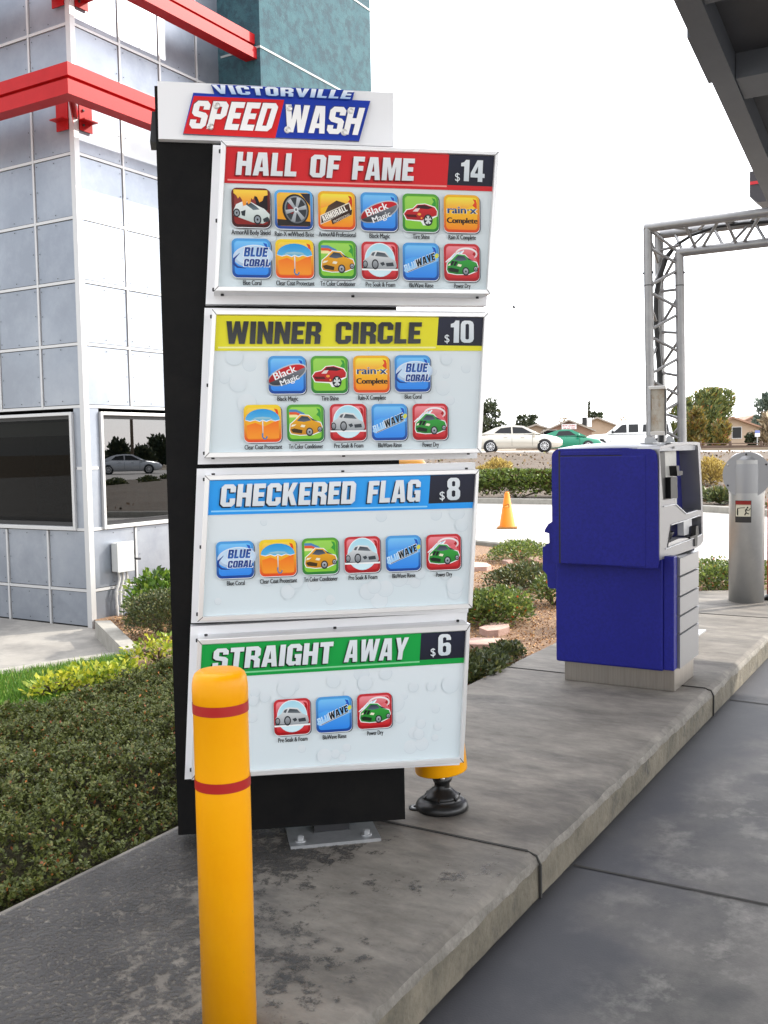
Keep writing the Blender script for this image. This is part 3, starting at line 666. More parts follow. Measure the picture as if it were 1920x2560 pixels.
def ic_wheel(A):
    icon_base(A, '#62b0ea', '#23408f', '#f2b41e', '#e2921c')
    A.poly([(.07, .25), (.07, .08), (.93, .08), (.93, .2)], '#2a2420'); A.poly([(.68, .92), (.93, .92), (.93, .60)], '#2a2a38')
    A.ell(.55, .50, .345, .40, '#1b1c1f', rot=10); A.ell(.56, .50, .30, .355, '#8d9196', '#5e6166', rot=10); A.ell(.56, .50, .265, .315, '#34373c', rot=10)
    A.ell(.42, .52, .07, .14, '#7d1f22', rot=20)
    for q in range(6):
        a = R(q*60+12); A.band([(.56, .50), (.56+.27*math.cos(a), .50+.325*math.sin(a))], [.05, .11], '#c3c7cb', '#8f949a')
    A.ell(.56, .50, .06, .07, '#d8dbde'); A.ell(.56, .50, .03, .035, '#6b6f74')
    A.text('Rain-X w/Wheel Brite', .5, -.19, .128, 1.02, '#15181c', bold=.008)
def ic_pro(A):
    icon_base(A, *ORNG[:4], '#cf3a1a')
    A.poly([(.18, .42), (.28, .62), (.50, .76), (.72, .70), (.80, .55)], '#3a2a20', '#5a4636')
    A.poly([(.06, .36), (.84, .72), (.90, .50), (.06, .12)], '#e9e0d0'); A.poly([(.08, .34), (.83, .69), (.87, .51), (.08, .15)], '#4a2f22', '#2e1d16')
    A.poly([(.34, .26), (.92, .54), (.90, .40), (.38, .13)], '#3a241b')
    A.blk('ARMORALL', .47, .345, .15, .72, '#f6f0e6', rot=25); A.text('PROFESSIONAL', .65, .27, .075, .5, '#e8d9c8', rot=26)
    A.text('ArmorAll Professional', .5, -.19, .128, 1.0, '#15181c', bold=.008)
def ic_magic(A):
    icon_base(A, *BLUE)
    A.ell(.5, .5, .56, .235, '#c9ced4', '#8a9098', rot=22); A.ell(.5, .5, .525, .205, '#cf1c24', '#8a1016', rot=22)
    P = [(.5+.525*math.cos(R(a))*math.cos(R(22))-.205*math.sin(R(a))*math.sin(R(22)), .5+.525*math.cos(R(a))*math.sin(R(22))+.205*math.sin(R(a))*math.cos(R(22))) for a in range(185, 372, 11)]
    A.poly(P, '#7c8088', '#2b2d33')
    A.text('Black', .47, .475, .20, .62, '#f6f6f6', rot=22, bold=.012); A.text('Magic', .585, .295, .165, .52, '#eef0f2', rot=22, bold=.01)
    A.text('Black Magic', .5, -.19, .128, .55, '#15181c', bold=.008)
def ic_tire(A):
    icon_base(A, *GREEN)
    A.poly([(.02, .46), (.10, .30), (.5, .27), (.56, .17), (.72, .17), (.84, .36), (.96, .42), (.97, .55), (.90, .67), (.62, .75), (.40, .73), (.28, .62), (.10, .58)], '#f4f6f2')
    A.poly([(.04, .46), (.12, .32), (.55, .30), (.68, .46), (.82, .40), (.94, .44), (.95, .55), (.88, .65), (.62, .73), (.41, .71), (.29, .60), (.12, .56)], '#d8282c', '#a0141a')
    A.poly([(.36, .62), (.44, .70), (.62, .71), (.84, .64), (.70, .60)], '#3a1a20'); A.poly([(.28, .53), (.36, .61), (.48, .62), (.42, .53)], '#e9d5d2')
    A.poly([(.07, .45), (.14, .38), (.40, .38), (.36, .45)], '#5a0c10'); A.ell(.46, .46, .05, .035, '#f0a040'); A.ell(.52, .36, .025, .025, '#f0a040')
    A.ell(.70, .31, .125, .155, '#202428')
    for q in range(5): A.band([(.70, .31), (.70+.085*math.cos(R(q*72+20)), .31+.115*math.sin(R(q*72+20)))], [.02, .075], '#d4dad8')
    A.text('Tire Shine', .5, -.19, .128, .46, '#15181c', bold=.008)
def ic_rain(A):
    icon_base(A, *ORNG)
    A.text('rain·x', .5, .50, .21, .84, '#f5f2e0', bold=.03); A.text('rain·x', .5, .505, .20, .80, '#2a6cae', '#16284e', bold=.02)
    A.text('Complete', .5, .245, .155, .84, '#16181c', bold=.02)
    A.text('Rain-X Complete', .5, -.19, .128, .76, '#15181c', bold=.008)
def ic_coral(A):
    icon_base(A, *BLUE)
    A.ell(.55, .55, .52, .29, '#dfe9f4', '#9db9d8', rot=4); A.ell(.56, .57, .46, .245, '#b9d5ee', '#cfe2f2', rot=4)
    A.band([(.20, .62), (.06, .48), (.04, .36), (.14, .27), (.35, .24)], [.01, .05, .07, .05, .01], '#1d3f8c')
    for c, e in (('#f2f7fb', .022), ('#14357e', 0)):
        A.blk('BLUE', .60, .535-e*.6, .24+e, .60+e*2, c, None if e else '#2c62b4', shear=.18); A.blk('CORAL', .62, .285-e*.6, .19+e, .66+e*2, c, None if e else '#1d4694', shear=.18)
    A.text('Blue Coral', .5, -.19, .128, .47, '#15181c', bold=.008)
def ic_umb(A):
    icon_base(A, '#f4d52e', '#e0401c', '#f6cf2c', '#f2801c', '#e2481c')
    A.poly([(.07, .45), (.3, .52), (.55, .42), (.93, .60), (.93, .10), (.10, .10)], '#f2701c', '#f79a28')
    P = [(.5+.46*math.cos(R(a)), .60+.29*math.sin(R(a))) for a in range(0, 181, 15)]
    A.poly([(.97, .59)]+P+[(.03, .59), (.17, .55), (.30, .585), (.42, .54), (.5, .575), (.60, .54), (.72, .585), (.84, .55)], '#eef4f6')
    A.poly(P+[(.04, .60), (.16, .57), (.30, .605), (.42, .565), (.5, .60), (.60, .565), (.72, .605), (.84, .57)], '#1e96dc', '#58b4e2')
    A.poly([(.16, .575), (.30, .61), (.5, .60), (.72, .61), (.84, .575), (.70, .66), (.5, .68), (.30, .66)], '#9fc9d8', '#7db4c4')
    A.band([(.5, .56), (.5, .18)], .03, '#e8eef0', '#c9ab90'); A.band([(.49, .24), (.49, .14), (.52, .09), (.57, .085), (.60, .12), (.605, .16)], .035, '#3f7fae')
    A.text('Clear Coat Protectant', .5, -.19, .128, 1.0, '#15181c', bold=.008)
def ic_tri(A):
    icon_base(A, *GREEN)
    for dr, c in ((0, '#4f86b8'), (-.07, '#e05a2c'), (-.14, '#f4e7a0')):
        A.band([(.07, .83+dr), (.25, .83+dr), (.45, .74+dr*.9), (.60, .58+dr*.6), (.68, .40+dr*.3)], [.075, .075, .07, .055, .03], c)
    car_art(A, '#f0b020', '#c9861a')
    A.text('Tri Color Conditioner', .5, -.19, .128, .93, '#15181c', bold=.008)
def ic_soak(A):
    icon_base(A, *REDC)
    A.ell(.5, .52, .415, .45, '#f0f8fa', '#c8e6f0'); A.ell(.5, .52, .39, .425, '#a8dcec', '#d8f0f6')
    A.poly([(.01, .24), (.99, .24), (.99, .29), (.01, .29)], '#f4f6f6'); A.poly([(.03, .285), (.97, .285), (.95, .32), (.05, .32)], '#2a2c30')
    A.poly([(.04, .32), (.05, .50), (.20, .60), (.28, .73), (.40, .77), (.66, .74), (.78, .58), (.93, .50), (.96, .36), (.92, .29), (.55, .29), (.3, .30)], '#e6e8e8', '#9aa0a4')
    A.poly([(.37, .62), (.43, .73), (.64, .70), (.74, .59)], '#30363c', '#70787e'); A.poly([(.26, .64), (.30, .71), (.38, .73), (.33, .62)], '#565c62')
    A.poly([(.50, .44), (.60, .47), (.64, .40), (.56, .36)], '#3a4046'); A.poly([(.66, .44), (.86, .46), (.88, .36), (.68, .35)], '#3a4046')
    for cx, cy, r in ((.10, .40, .10), (.37, .40, .135)): A.ell(cx, cy, r*.7, r, '#2a2c30'); A.ell(cx, cy, r*.48, r*.72, '#a4a8ac', '#6e7276')
    A.text('Pre Soak & Foam', .5, -.19, .128, .80, '#15181c', bold=.008)
def ic_wave(A):
    icon_base(A, *BLUE)
    A.poly([(.03, .28), (.62, .60), (.78, .72), (.90, .74), (.98, .66), (.98, .52), (.10, .20), (.03, .24)], '#58aef0', '#9ccdf4'); A.ell(.94, .66, .05, .07, '#d8d850', rot=-20)
    A.blk('BLU', .215, .27, .19, .32, '#cfe8fb', '#9fd0f6', rot=22, shear=.15); A.blk('WAVE', .64, .44, .215, .60, '#e4ecf2', rot=22, shear=.2); A.blk('WAVE', .645, .45, .19, .56, '#121418', rot=22, shear=.2)
    A.band([(.12, .215), (.92, .55)], .035, '#e0e8ee'); A.band([(.14, .222), (.90, .542)], .016, '#3a4048')
    A.text('BluWave Rinse', .5, -.19, .128, .66, '#15181c', bold=.008)
def ic_dry(A):
    icon_base(A, *REDC)
    for q in range(5):
        a = q*.12; A.band([(.10+a*.6, .52+a*.3), (.20+a*.6, .62+a*.25), (.32+a*.5, .75+a*.15)], [.01, .05, .03], '#a8d4ea' if q % 2 else '#f2f6f8')
    P = [(.63+.29*math.cos(R(a)), .73+.15*math.sin(R(a))) for a in range(-40, 215, 17)]
    A.band(P, [.02]+[.05]*(len(P)-2)+[.02], '#f6f2f2', '#e6c8ca'); A.band([(.05, .50), (.15, .60), (.30, .60)], .03, '#f0f4f6')
    car_art(A, '#3cae44', '#1f7a2c', stripe='#15201a')
    A.text('Power Dry', .5, -.19, .128, .46, '#15181c', bold=.008)
ICON = {'shield': (ic_shield, 'dark red picture tile of a white sports car under dripping orange wax'), 'wheel': (ic_wheel, 'blue rimmed picture tile of a spoked car wheel'), 'pro': (ic_pro, 'orange picture tile with a slanted brown banner logo'),
 'magic': (ic_magic, 'blue picture tile with a tilted red and black oval logo'), 'tire': (ic_tire, 'green picture tile of a red sports car'), 'rain': (ic_rain, 'yellow picture tile with a two line blue and black wordmark'),
 'coral': (ic_coral, 'blue picture tile with a dark blue two line wordmark'), 'umb': (ic_umb, 'orange picture tile of a blue umbrella'), 'tri': (ic_tri, 'green picture tile of a yellow car under a rainbow'),
 'soak': (ic_soak, 'red picture tile of a silver car in a bubble'), 'wave': (ic_wave, 'blue picture tile with a slanted wave wordmark'), 'dry': (ic_dry, 'red picture tile of a green car under a white swirl')}
_icm = {}
def icon(kind, parent, org, s):
    """one tile; tiles of a kind share their mesh"""
    if kind not in _icm:
        A = Art(lambda a, b, t: (a, b, t)); A.dz = .002; ICON[kind][0](A); _icm[kind] = A.build('service_icon', m_print).data
        bpy.data.objects.remove(bpy.data.objects[[o.name for o in COL.objects if o.data == _icm[kind]][0]])
    o = link('service_icon', _icm[kind], parent); o['label'] = ICON[kind][1]
    m = Matrix.Identity(4)
    for i, v in enumerate((WD, Vector((0, 0, 1)), ND)):
        for r_ in range(3): m[r_][i] = v[r_]*s*(1 if i < 2 else .3)
    for r_ in range(3): m[r_][3] = org[r_]
    o.matrix_basis = m
    return o

# ------------------------------------------------------------------ menu board
SA, SB = onz(446, 2098, .20), onz(1013, 2048, .20)
WD = (SB-SA); WD.z = 0; SW = WD.length; WD.normalize(); ND = Vector((WD.y, -WD.x, 0))
if ND.dot(CAM-SA) < 0: ND = -ND
def sp(x, y, off):                       # sight line -> board coordinates on the plane `off` in front of the slab
    p = onpl(x, y, SA+ND*off, ND); return ((p-SA).dot(WD), p.z)
def b3(a, b, t): return SA*1 + WD*a + ND*t + Vector((0, 0, b-SA.z))
mb = thing('menu_board', 'tall black car wash menu board carrying four framed price panels and a white top sign', 'menu board', (SA.x+WD.x*SW/2, SA.y+WD.y*SW/2, IZ))
ztop = sp(393, 215, 0)[1]
k = MB(); k.prism([(0, .215), (SW, .20), (SW, ztop), (0, ztop)], b3, -.20, 0); k.build('slab', m_black, mb)
# little black bracket at the left edge below the top sign
k = MB(); zz = sp(388, 325, 0)[1]; k.prism([(-.022, zz-.035), (0, zz-.035), (0, zz+.07), (-.012, zz+.07)], b3, -.12, -.02); k.build('side_bracket', m_dark, mb)
# base plate on the slab
q = [onz(722, 2092, IZ+.012), onz(727, 2117, IZ+.012), onz(953, 2095, IZ+.012), onz(947, 2060, IZ+.012)]
u_ = (q[2]-q[1]).normalized(); v_ = ND*-1; v_ = (v_-u_*v_.dot(u_)).normalized()
k = MB(); c0, c1 = q[1], q[2]; k.prism([(c0.x, c0.y), (c1.x, c1.y), ((c1+v_*.34).x, (c1+v_*.34).y), ((c0+v_*.34).x, (c0+v_*.34).y)], XYZ, IZ, IZ+.012)
bp_ = k.build('base_plate', m_galv, mb)
k = MB(); p0 = c0+(c1-c0)*.3+v_*.11; p1 = c0+(c1-c0)*.7+v_*.24; k.prism([(p0.x, p0.y), (p1.x-(p1-p0).dot(v_)*v_.x, p1.y-(p1-p0).dot(v_)*v_.y), (p1.x, p1.y), (p0.x+(p1-p0).dot(v_)*v_.x, p0.y+(p1-p0).dot(v_)*v_.y)], XYZ, IZ+.012, .215); k.build('stub_post', m_dark, mb)
for f_, g_ in ((.12, .045), (.86, .045), (.12, .29), (.86, .29)):
    p = c0+(c1-c0)*f_+v_*g_; k = MB(); k.lathe([(0, 0), (.021, 0), (.021, .004), (0, .0045)], (p.x, p.y, IZ+.012), 16); k.lathe([(.013, .004), (.013, .019), (.006, .024), (0, .024)], (p.x, p.y, IZ+.012), 6, smooth=False)
    k.build('bolt', m_galv, bp_)

# top sign
OFF = .035
T = [sp(x, y, OFF) for x, y in ((393.5, 202.5), (983.7, 231.5), (984.5, 366), (396, 347))]
k = MB(); k.prism([T[3], T[2], T[1], T[0]], b3, .002, OFF); ts = k.build('top_sign', m_white, mb)
def crp(ox, oy, sc): return lambda x, y, off: sp(ox+x*sc, oy+y*sc, off)
c1_ = crp(440, 190, .33755); LO = OFF+.014
k = MB()
out = [c1_(x, y, LO) for x, y in ((128, 122), (285, 132), (262, 60), (1310, 104), (1322, 118), (1306, 176), (1440, 183), (1357, 480), (52, 425))]
k.prism(out, b3, OFF, LO-.002); lp = k.build('logo_plate', mat('logo_edge', (.03, .045, .16), .4), ts)
A = Art(lambda a, b, t: b3(a, b, LO-.0015+t))
A.poly([c1_(*p, LO) for p in ((128, 122), (285, 132), (262, 60), (1310, 104), (1322, 118), (1306, 176), (1440, 183), (1357, 480), (52, 425))], '#1638a6')
A.poly([c1_(*p, LO) for p in ((133, 146), (802, 176), (735, 460), (54, 425))], '#d81f22')
def quadmap(P, fn=None):
    def f(u_, v): 
        a = [P[0][i]+(P[1][i]-P[0][i])*u_ for i in (0, 1)]; b = [P[3][i]+(P[2][i]-P[3][i])*u_ for i in (0, 1)]
        return (a[0]+(b[0]-a[0])*v, a[1]+(b[1]-a[1])*v)
    return f
for dx, dy, col_ in ((-.35, -.3, '#7b3540'), (0, 0, '#f4f2f0')):
    for word, P in (('SPEED', ((92, 388), (700, 412), (765, 205), (140, 183))), ('WASH', ((800, 416), (1345, 440), (1400, 240), (812, 212)))):
        cc = col_ if word == 'SPEED' or dy == 0 else '#39477f'
        A.block(word, quadmap([c1_(*p, LO) for p in P]), cc, gap=.7, dx=dx, dy=-dy*1.2)
P = [c1_(*p, LO) for p in ((300, 136), (1285, 178), (1318, 116), (262, 70))]
A.block('VICTORVILLE', quadmap(P), '#24408f', gap=1.1, dx=-.5, dy=-.5); A.block('VICTORVILLE', quadmap(P), '#f4f8fc', '#9dbce4', gap=1.1)
A.build('logo_print', m_print, ts)
for x, y in ((300, 220), (253, 375), (838, 240), (825, 400), (1292, 262), (1245, 418)):
    a, b = c1_(x, y, LO); M_ = Matrix.Translation(b3(a, b, LO)) @ ND.to_track_quat('Z', 'Y').to_matrix().to_4x4(); k = MB()
    k.lathe([(.0125, 0), (.0125, .003), (.009, .006), (.005, .006), (.0045, .003), (0, .003)], n=14, M=M_); k.build('screw', m_alu, ts)

# price panels
def panel_sign(label, cp, sc_o, sc_i, back, head, hcol, hcol2, words, wcol, wsh, price, pbox, pnum, pdol, icons, stripe, scol):
    BO, FO = .05, .155
    pn = MB(); bk = [cp(x, y, BO) for x, y in back]
    pn.prism(bk, b3, .002, BO)
    fo = [cp(x, y, FO) for x, y in sc_o]; fi = [cp(x, y, FO) for x, y in sc_i]
    ins = [tuple(o_[i]*.94+i_[i]*.06 for i in (0, 1)) for o_, i_ in zip(fo, fi)]
    pn.prism(ins, b3, BO, FO-.03)
    o = pn.build('menu_panel', m_white, mb); o['label'] = label
    fr = MB(); fr.k = 0
    # mitred aluminium frame with a raised outer lip
    for i in range(4):
        j = (i+1) % 4
        A_, B_, C_, D_ = fo[i], fo[j], fi[j], fi[i]
        lerp = lambda p, q, t: tuple(p[n_]+(q[n_]-p[n_])*t for n_ in (0, 1))
        g = .0012
        def pt(p, q, t): return lerp(p, q, t)
        v = [b3(*A_, FO-.045), b3(*B_, FO-.045), b3(*B_, FO-.002), b3(*A_, FO-.002), b3(*lerp(A_, D_, .10), FO), b3(*lerp(B_, C_, .10), FO), b3(*lerp(A_, D_, .90), FO), b3(*lerp(B_, C_, .90), FO), b3(*D_, FO-.004), b3(*C_, FO-.004), b3(*D_, FO-.016), b3(*C_, FO-.016)]
        fr.add(v, [(0, 1, 2, 3), (3, 2, 5, 4), (4, 5, 7, 6), (6, 7, 9, 8), (8, 9, 11, 10)])
    # seams at the mitres and small fixing screws
    se = MB()
    for A_, D_ in zip(fo, fi):
        a, d = b3(*A_, FO+.0006), b3(*D_, FO+.0006); n_ = (d-a).cross(ND).normalized()*.0011; fr.add([a-n_, a+n_, d+n_, d-n_], [(0, 1, 2, 3)], 1)
    for i, j in ((0, 1), (3, 2), (0, 3), (1, 2)):
        for t in (.03, .5, .97):
            p = [fo[i][n_]+(fo[j][n_]-fo[i][n_])*t for n_ in (0, 1)]; cpt = b3(p[0], p[1], FO-.07)
            se2 = MB(); se2.lathe([(0, -.006), (.006, -.006), (.006, .006), (0, .006)], n=8, M=Matrix.Translation(cpt)); se2.build('frame_screw', m_dark, o)
    fr.build('frame', [m_frame, m_dark], o)
    FZ = FO-.015
    A = Art(lambda a, b, t: b3(a, b, FZ+t)); A.dz = .00003
    A.poly([fi[3], fi[2], fi[1], fi[0]], '#e2e8ea', '#d6e2e6')
    rb = random.Random(label)
    (xa, ya), (xb, yb) = fi[3], fi[1]
    for _ in range(46):                                     # pale water-drop pattern of the print
        u_, v_ = rb.random(), rb.random()*.74; r_ = rb.uniform(.012, .034)
        f = quadmap(fi[3::-1] if False else [fi[3], fi[2], fi[1], fi[0]]); cx, cy = f(.04+.92*u_, .05+.9*v_)
        a0 = rb.uniform(150, 220); pts = [(cx+r_*math.cos(R(a0+q*15)), cy+r_*math.sin(R(a0+q*15))) for q in range(13)]
        A.ell(cx, cy, r_, r_, '#dee5e8', '#d6e0e4', n=18); A.band(pts, [.0004]+[.0022]*11+[.0004], '#cfd9de')
    hp = [cp(x, y, FZ) for x, y in head]; A.poly([hp[3], hp[2], hp[1], hp[0]], hcol, hcol2)
    s0, s1 = [cp(x, y, FZ) for x, y in stripe]; A.band([s0, s1], .0055, scol)
    pb = [cp(x, y, FZ) for x, y in pbox]; A.poly([pb[3], pb[2], pb[1], pb[0]], '#23263a', '#1d1f2c')
    A.build('printed_face', m_print, o)
    for word, P in words:
        T = Art(lambda a, b, t: b3(a, b, FZ+.007+t)); T.dz = .00018
        f = quadmap([cp(x, y, FZ) for x, y in P])
        if wsh: T.block(word, f, wsh, dx=-.55, dy=-.55)
        T.block(word, f, wcol, mixc(wcol, '#9aa6ac', .2)); T.build('heading', m_print, o)
    T = Art(lambda a, b, t: b3(a, b, FZ+.007+t)); T.dz = .00018
    f = quadmap([cp(x, y, FZ) for x, y in pnum]); T.block(price, f, '#e6ebee', '#ccd5da', gap=.7)
    d0, d1 = cp(*pdol[0], FZ), cp(*pdol[1], FZ); T.text('$', d0[0], d1[1], (d0[1]-d1[1])*.86, None, '#dfe5e8')
    T.build('price', m_print, o)
    for kind, x0, y0, x1, y1 in icons:
        p = cp(x0, y1, FZ); q = cp(x1, y0, FZ); s = ((q[0]-p[0])+(q[1]-p[1]))/2
        icon(kind, o, b3((p[0]+q[0])/2-s/2, (p[1]+q[1])/2-s/2, FZ+.0085), s)
    return o
h5 = crp(400, 340, .53044); h6 = crp(480, 760, .48222); h7 = crp(440, 1160, .48222)
panel_sign('menu panel with red heading, price 14 and twelve picture tiles, topmost', h5,
  ((288, 22), (1600, 72), (1558, 745), (255, 730)), ((313, 46), (1580, 90), (1540, 723), (276, 708)), ((250, 42), (1575, 92), (1540, 800), (215, 792)),
  ((311, 46), (1582, 91), (1568, 262), (301, 222)), '#d8252b', '#d22228',
  (('HALL', ((356, 186), (640, 194), (650, 86), (366, 77))), ('OF', ((704, 196), (840, 202), (852, 96), (712, 90))), ('FAME', ((902, 208), (1192, 214), (1200, 110), (912, 99)))), '#eceef0', '#7d1418',
  '14', ((1362, 88), (1582, 92), (1572, 240), (1352, 232)), ((1414, 214), (1526, 220), (1530, 118), (1418, 114)), ((1399, 168), (1399, 214)),
  [(a, *b) for a, b in zip(('shield', 'wheel', 'pro', 'magic', 'tire', 'rain', 'coral', 'umb', 'tri', 'soak', 'wave', 'dry'),
   ((338, 252, 518, 430), (540, 262, 718, 438), (744, 268, 918, 440), (945, 272, 1116, 448), (1142, 278, 1310, 452), (1336, 283, 1502, 455), (340, 488, 520, 668), (545, 492, 722, 670), (748, 496, 920, 674), (950, 502, 1118, 678), (1144, 507, 1310, 682), (1336, 513, 1502, 684)))],
  ((318, 207), (1350, 238)), '#ef9a94')
panel_sign('menu panel with yellow heading, price 10 and nine picture tiles, second from top', h6,
  ((105, 28), (1538, 45), (1500, 772), (65, 797)), ((127, 55), (1515, 68), (1480, 748), (90, 770)), ((65, 20), (1520, 38), (1478, 800), (30, 832)),
  ((125, 55), (1516, 68), (1501, 243), (117, 243)), '#e8df22', '#e4dc2a',
  (('WINNER', ((174, 208), (662, 208), (672, 94), (178, 90))), ('CIRCLE', ((742, 208), (1182, 206), (1190, 96), (746, 94)))), '#2a2b2c', None,
  '10', ((1278, 68), (1516, 70), (1506, 218), (1268, 215)), ((1336, 202), (1458, 202), (1458, 88), (1340, 86)), ((1319, 150), (1319, 200)),
  [(a, *b) for a, b in zip(('magic', 'tire', 'rain', 'coral', 'umb', 'tri', 'soak', 'wave', 'dry'),
   ((395, 272, 588, 465), (615, 272, 806, 463), (834, 270, 1022, 460), (1048, 268, 1233, 455), (268, 525, 463, 715), (490, 523, 682, 712), (713, 520, 902, 708), (928, 520, 1114, 706), (1140, 518, 1323, 704)))],
  ((135, 226), (1262, 226)), '#f4f0a8')
panel_sign('menu panel with blue heading, price 8 and six picture tiles, third from top', h7,
  ((150, 60), (1573, 28), (1537, 748), (112, 818)), ((175, 85), (1555, 52), (1517, 725), (140, 793)), ((108, 25), (1552, -8), (1515, 770), (78, 825)),
  ((172, 86), (1556, 51), (1536, 228), (160, 265)), '#2fa4f2', '#239af0',
  (('CHECKERED', ((228, 222), (924, 205), (934, 88), (238, 106))), ('FLAG', ((988, 202), (1262, 194), (1268, 80), (1000, 88)))), '#e8edf0', '#12283c',
  '8', ((1318, 59), (1555, 52), (1543, 197), (1308, 205)), ((1402, 188), (1470, 185), (1472, 70), (1402, 72)), ((1377, 132), (1377, 184)),
  [(a, *b) for a, b in zip(('coral', 'umb', 'tri', 'soak', 'wave', 'dry'), ((208, 398, 403, 592), (430, 390, 624, 580), (650, 383, 842, 570), (870, 375, 1058, 562), (1083, 370, 1268, 553), (1292, 363, 1475, 547)))],
  ((182, 246), (1302, 220)), '#8fd2fa')
panel_sign('menu panel with green heading, price 6 and three picture tiles, lowest', h7,
  ((112, 912), (1527, 830), (1492, 1548), (78, 1640)), ((135, 937), (1505, 865), (1472, 1525), (100, 1612)), ((75, 843), (1510, 768), (1470, 1560), (45, 1635)),
  ((133, 937), (1506, 864), (1494, 1030), (125, 1112)), '#12a446', '#0f9c42',
  (('STRAIGHT', ((186, 1064), (806, 1030), (816, 918), (198, 956))), ('AWAY', ((868, 1026), (1190, 1010), (1206, 896), (884, 912)))), '#e4eaec', '#0c2c18',
  '6', ((1270, 877), (1503, 864), (1496, 1003), (1262, 1016)), ((1356, 993), (1422, 989), (1424, 879), (1358, 881)), ((1330, 944), (1330, 993)),
  [(a, *b) for a, b in zip(('soak', 'wave', 'dry'), ((505, 1212, 697, 1403), (722, 1200, 912, 1388), (934, 1185, 1120, 1368)))],
  ((140, 1092), (1262, 1024)), '#86d49a')
# ------------------------------------------------------------------ bollard in front of the menu
bo = thing('bollard', 'yellow bollard with two red bands standing right in front of the menu board', 'bollard', (1.87, 1.61, IZ))
RB = .0685
k = MB(); k.lathe([(0, 0), (RB, 0), (RB, .62), (RB*.998, .842), (RB*1.012, .844), (RB*1.014, .870), (RB*1.008, .884), (RB*.975, .899), (RB*.91, .910), (RB*.80, .9165), (RB*.62, .9185), (RB*.3, .9195), (0, .92)], (1.87, 1.61, IZ), 56); k.build('sleeve', m_yellow, bo)
for z0, z1 in ((.815, .840), (.625, .650)):
    k = MB(); k.lathe([(RB+.0012, z0), (RB+.0012, z1)], (1.87, 1.61, IZ), 56); k.build('red_band', m_redband, bo)

# the leaning yellow tube on a flexible base behind the board
fb = thing('flexible_post', 'leaning yellow tube on a black rubber swivel base, behind the menu board', 'delineator post', (3.477, 1.84, IZ))
tiltax = Vector((cr.x, cr.y, 0)).normalized()
MT = Matrix.Translation((3.477, 1.84, .318)) @ Matrix.Rotation(R(-5.6), 4, Vector((cf.x, cf.y, 0)).normalized())
k = MB(); k.lathe([(.001, .004), (.098, .004), (.104, 0), (.106, .004), (.106, 1.1), (.10, 1.2), (.07, 1.255), (0, 1.27)], n=40, M=MT); k.build('yellow_tube', m_yellow, fb)
k = MB(); k.lathe([(.036, .02), (.036, -.028), (.041, -.034), (.036, -.046), (.027, -.055), (.027, -.075)], n=20, M=MT)
k.lathe([(.030, .262), (.028, .252), (.046, .238), (.062, .224), (.070, .216), (.072, .208), (.060, .204), (.088, .198), (.103, .186), (.108, .170), (.104, .162), (0, .161)], (3.477, 1.84, 0), 32); k.build('rubber_base', m_rubber, fb)
for q in range(6):
    a = q*math.pi/3+.3; k = MB(); k.box((-.008, -.006, 0), (.026, .006, .012), bev=.002, M=Matrix.Translation((3.477, 1.84, .215)) @ Matrix.Rotation(a, 4, 'Z') @ Matrix.Translation((.052, 0, 0)) @ Matrix.Rotation(R(28), 4, 'Y')); k.build('rubber_rib', m_rubber, fb)
k = MB(); p = Vector((3.477, 1.84, IZ))-tiltax*.105; k.lathe([(0, 0), (.03, 0), (.03, .007), (.011, .008), (.010, .003), (0, .003)], p, 20); k.box((-.0, -.03, 0), (.07, .03, .006), M=Matrix.Translation(p) @ Matrix.Rotation(math.atan2(tiltax.y, tiltax.x), 4, 'Z')); k.build('fixing_lug', m_rubber, fb)
k = MB(); vc = Vector((cf.x, cf.y, 0)).normalized(); k.lathe([(0, .012), (.008, .012), (.010, 0), (0, 0)], n=12, M=Matrix.Translation(MT @ Vector((0, 0, -.022)) - vc*.0355) @ (-vc).to_track_quat('Z', 'Y').to_matrix().to_4x4()); k.build('bolt', m_alu, fb)

# ------------------------------------------------------------------ pay kiosk
kio = thing('pay_kiosk', 'blue pay station kiosk with a silver front facing the driveway, on a steel plinth', 'pay station', (6.0, 1.85, IZ))
k = MB(); k.box((5.79, 1.505, IZ), (6.245, 2.185, .30), bev=.004); k.build('plinth', m_steel, kio)
k = MB(); k.box((5.745, 1.56, .285), (6.27, 2.225, .97), bev=.012); k.build('lower_cabinet', m_blue, kio)
k = MB(); k.box((5.752, 1.499, .292), (5.83, 1.559, .965), bev=.006); k.build('corner_post', m_blue, kio)
lf = MB(); zs = [.268] + [onax(1694, y, 1, 1.484).z for y in (1590, 1544, 1495, 1444, 1402)]; zs = zs[:5] + [max(.955, zs[5])]
for i in range(5):
    z0, z1 = zs[i]+.004, zs[i+1]; zz = .292 if i == 0 else z0
    lf.loft([[Vector((5.832, 1.484, zz)), Vector((6.285, 1.484, zz)), Vector((6.285, 1.57, zz)), Vector((5.832, 1.57, zz))],
             [Vector((5.832, 1.484, z1-.010)), Vector((6.287, 1.484, z1-.010)), Vector((6.287, 1.57, z1-.014)), Vector((5.832, 1.57, z1-.014))],
             [Vector((5.832, 1.484-.003, z1-.006)), Vector((6.289, 1.484-.003, z1-.006)), Vector((6.289, 1.57, z1-.004)), Vector((5.832, 1.57, z1-.004))],
             [Vector((5.832, 1.50, z1)), Vector((6.285, 1.50, z1)), Vector((6.285, 1.57, z1)), Vector((5.832, 1.57, z1))]])
lf.build('ribbed_front', m_silver, kio)
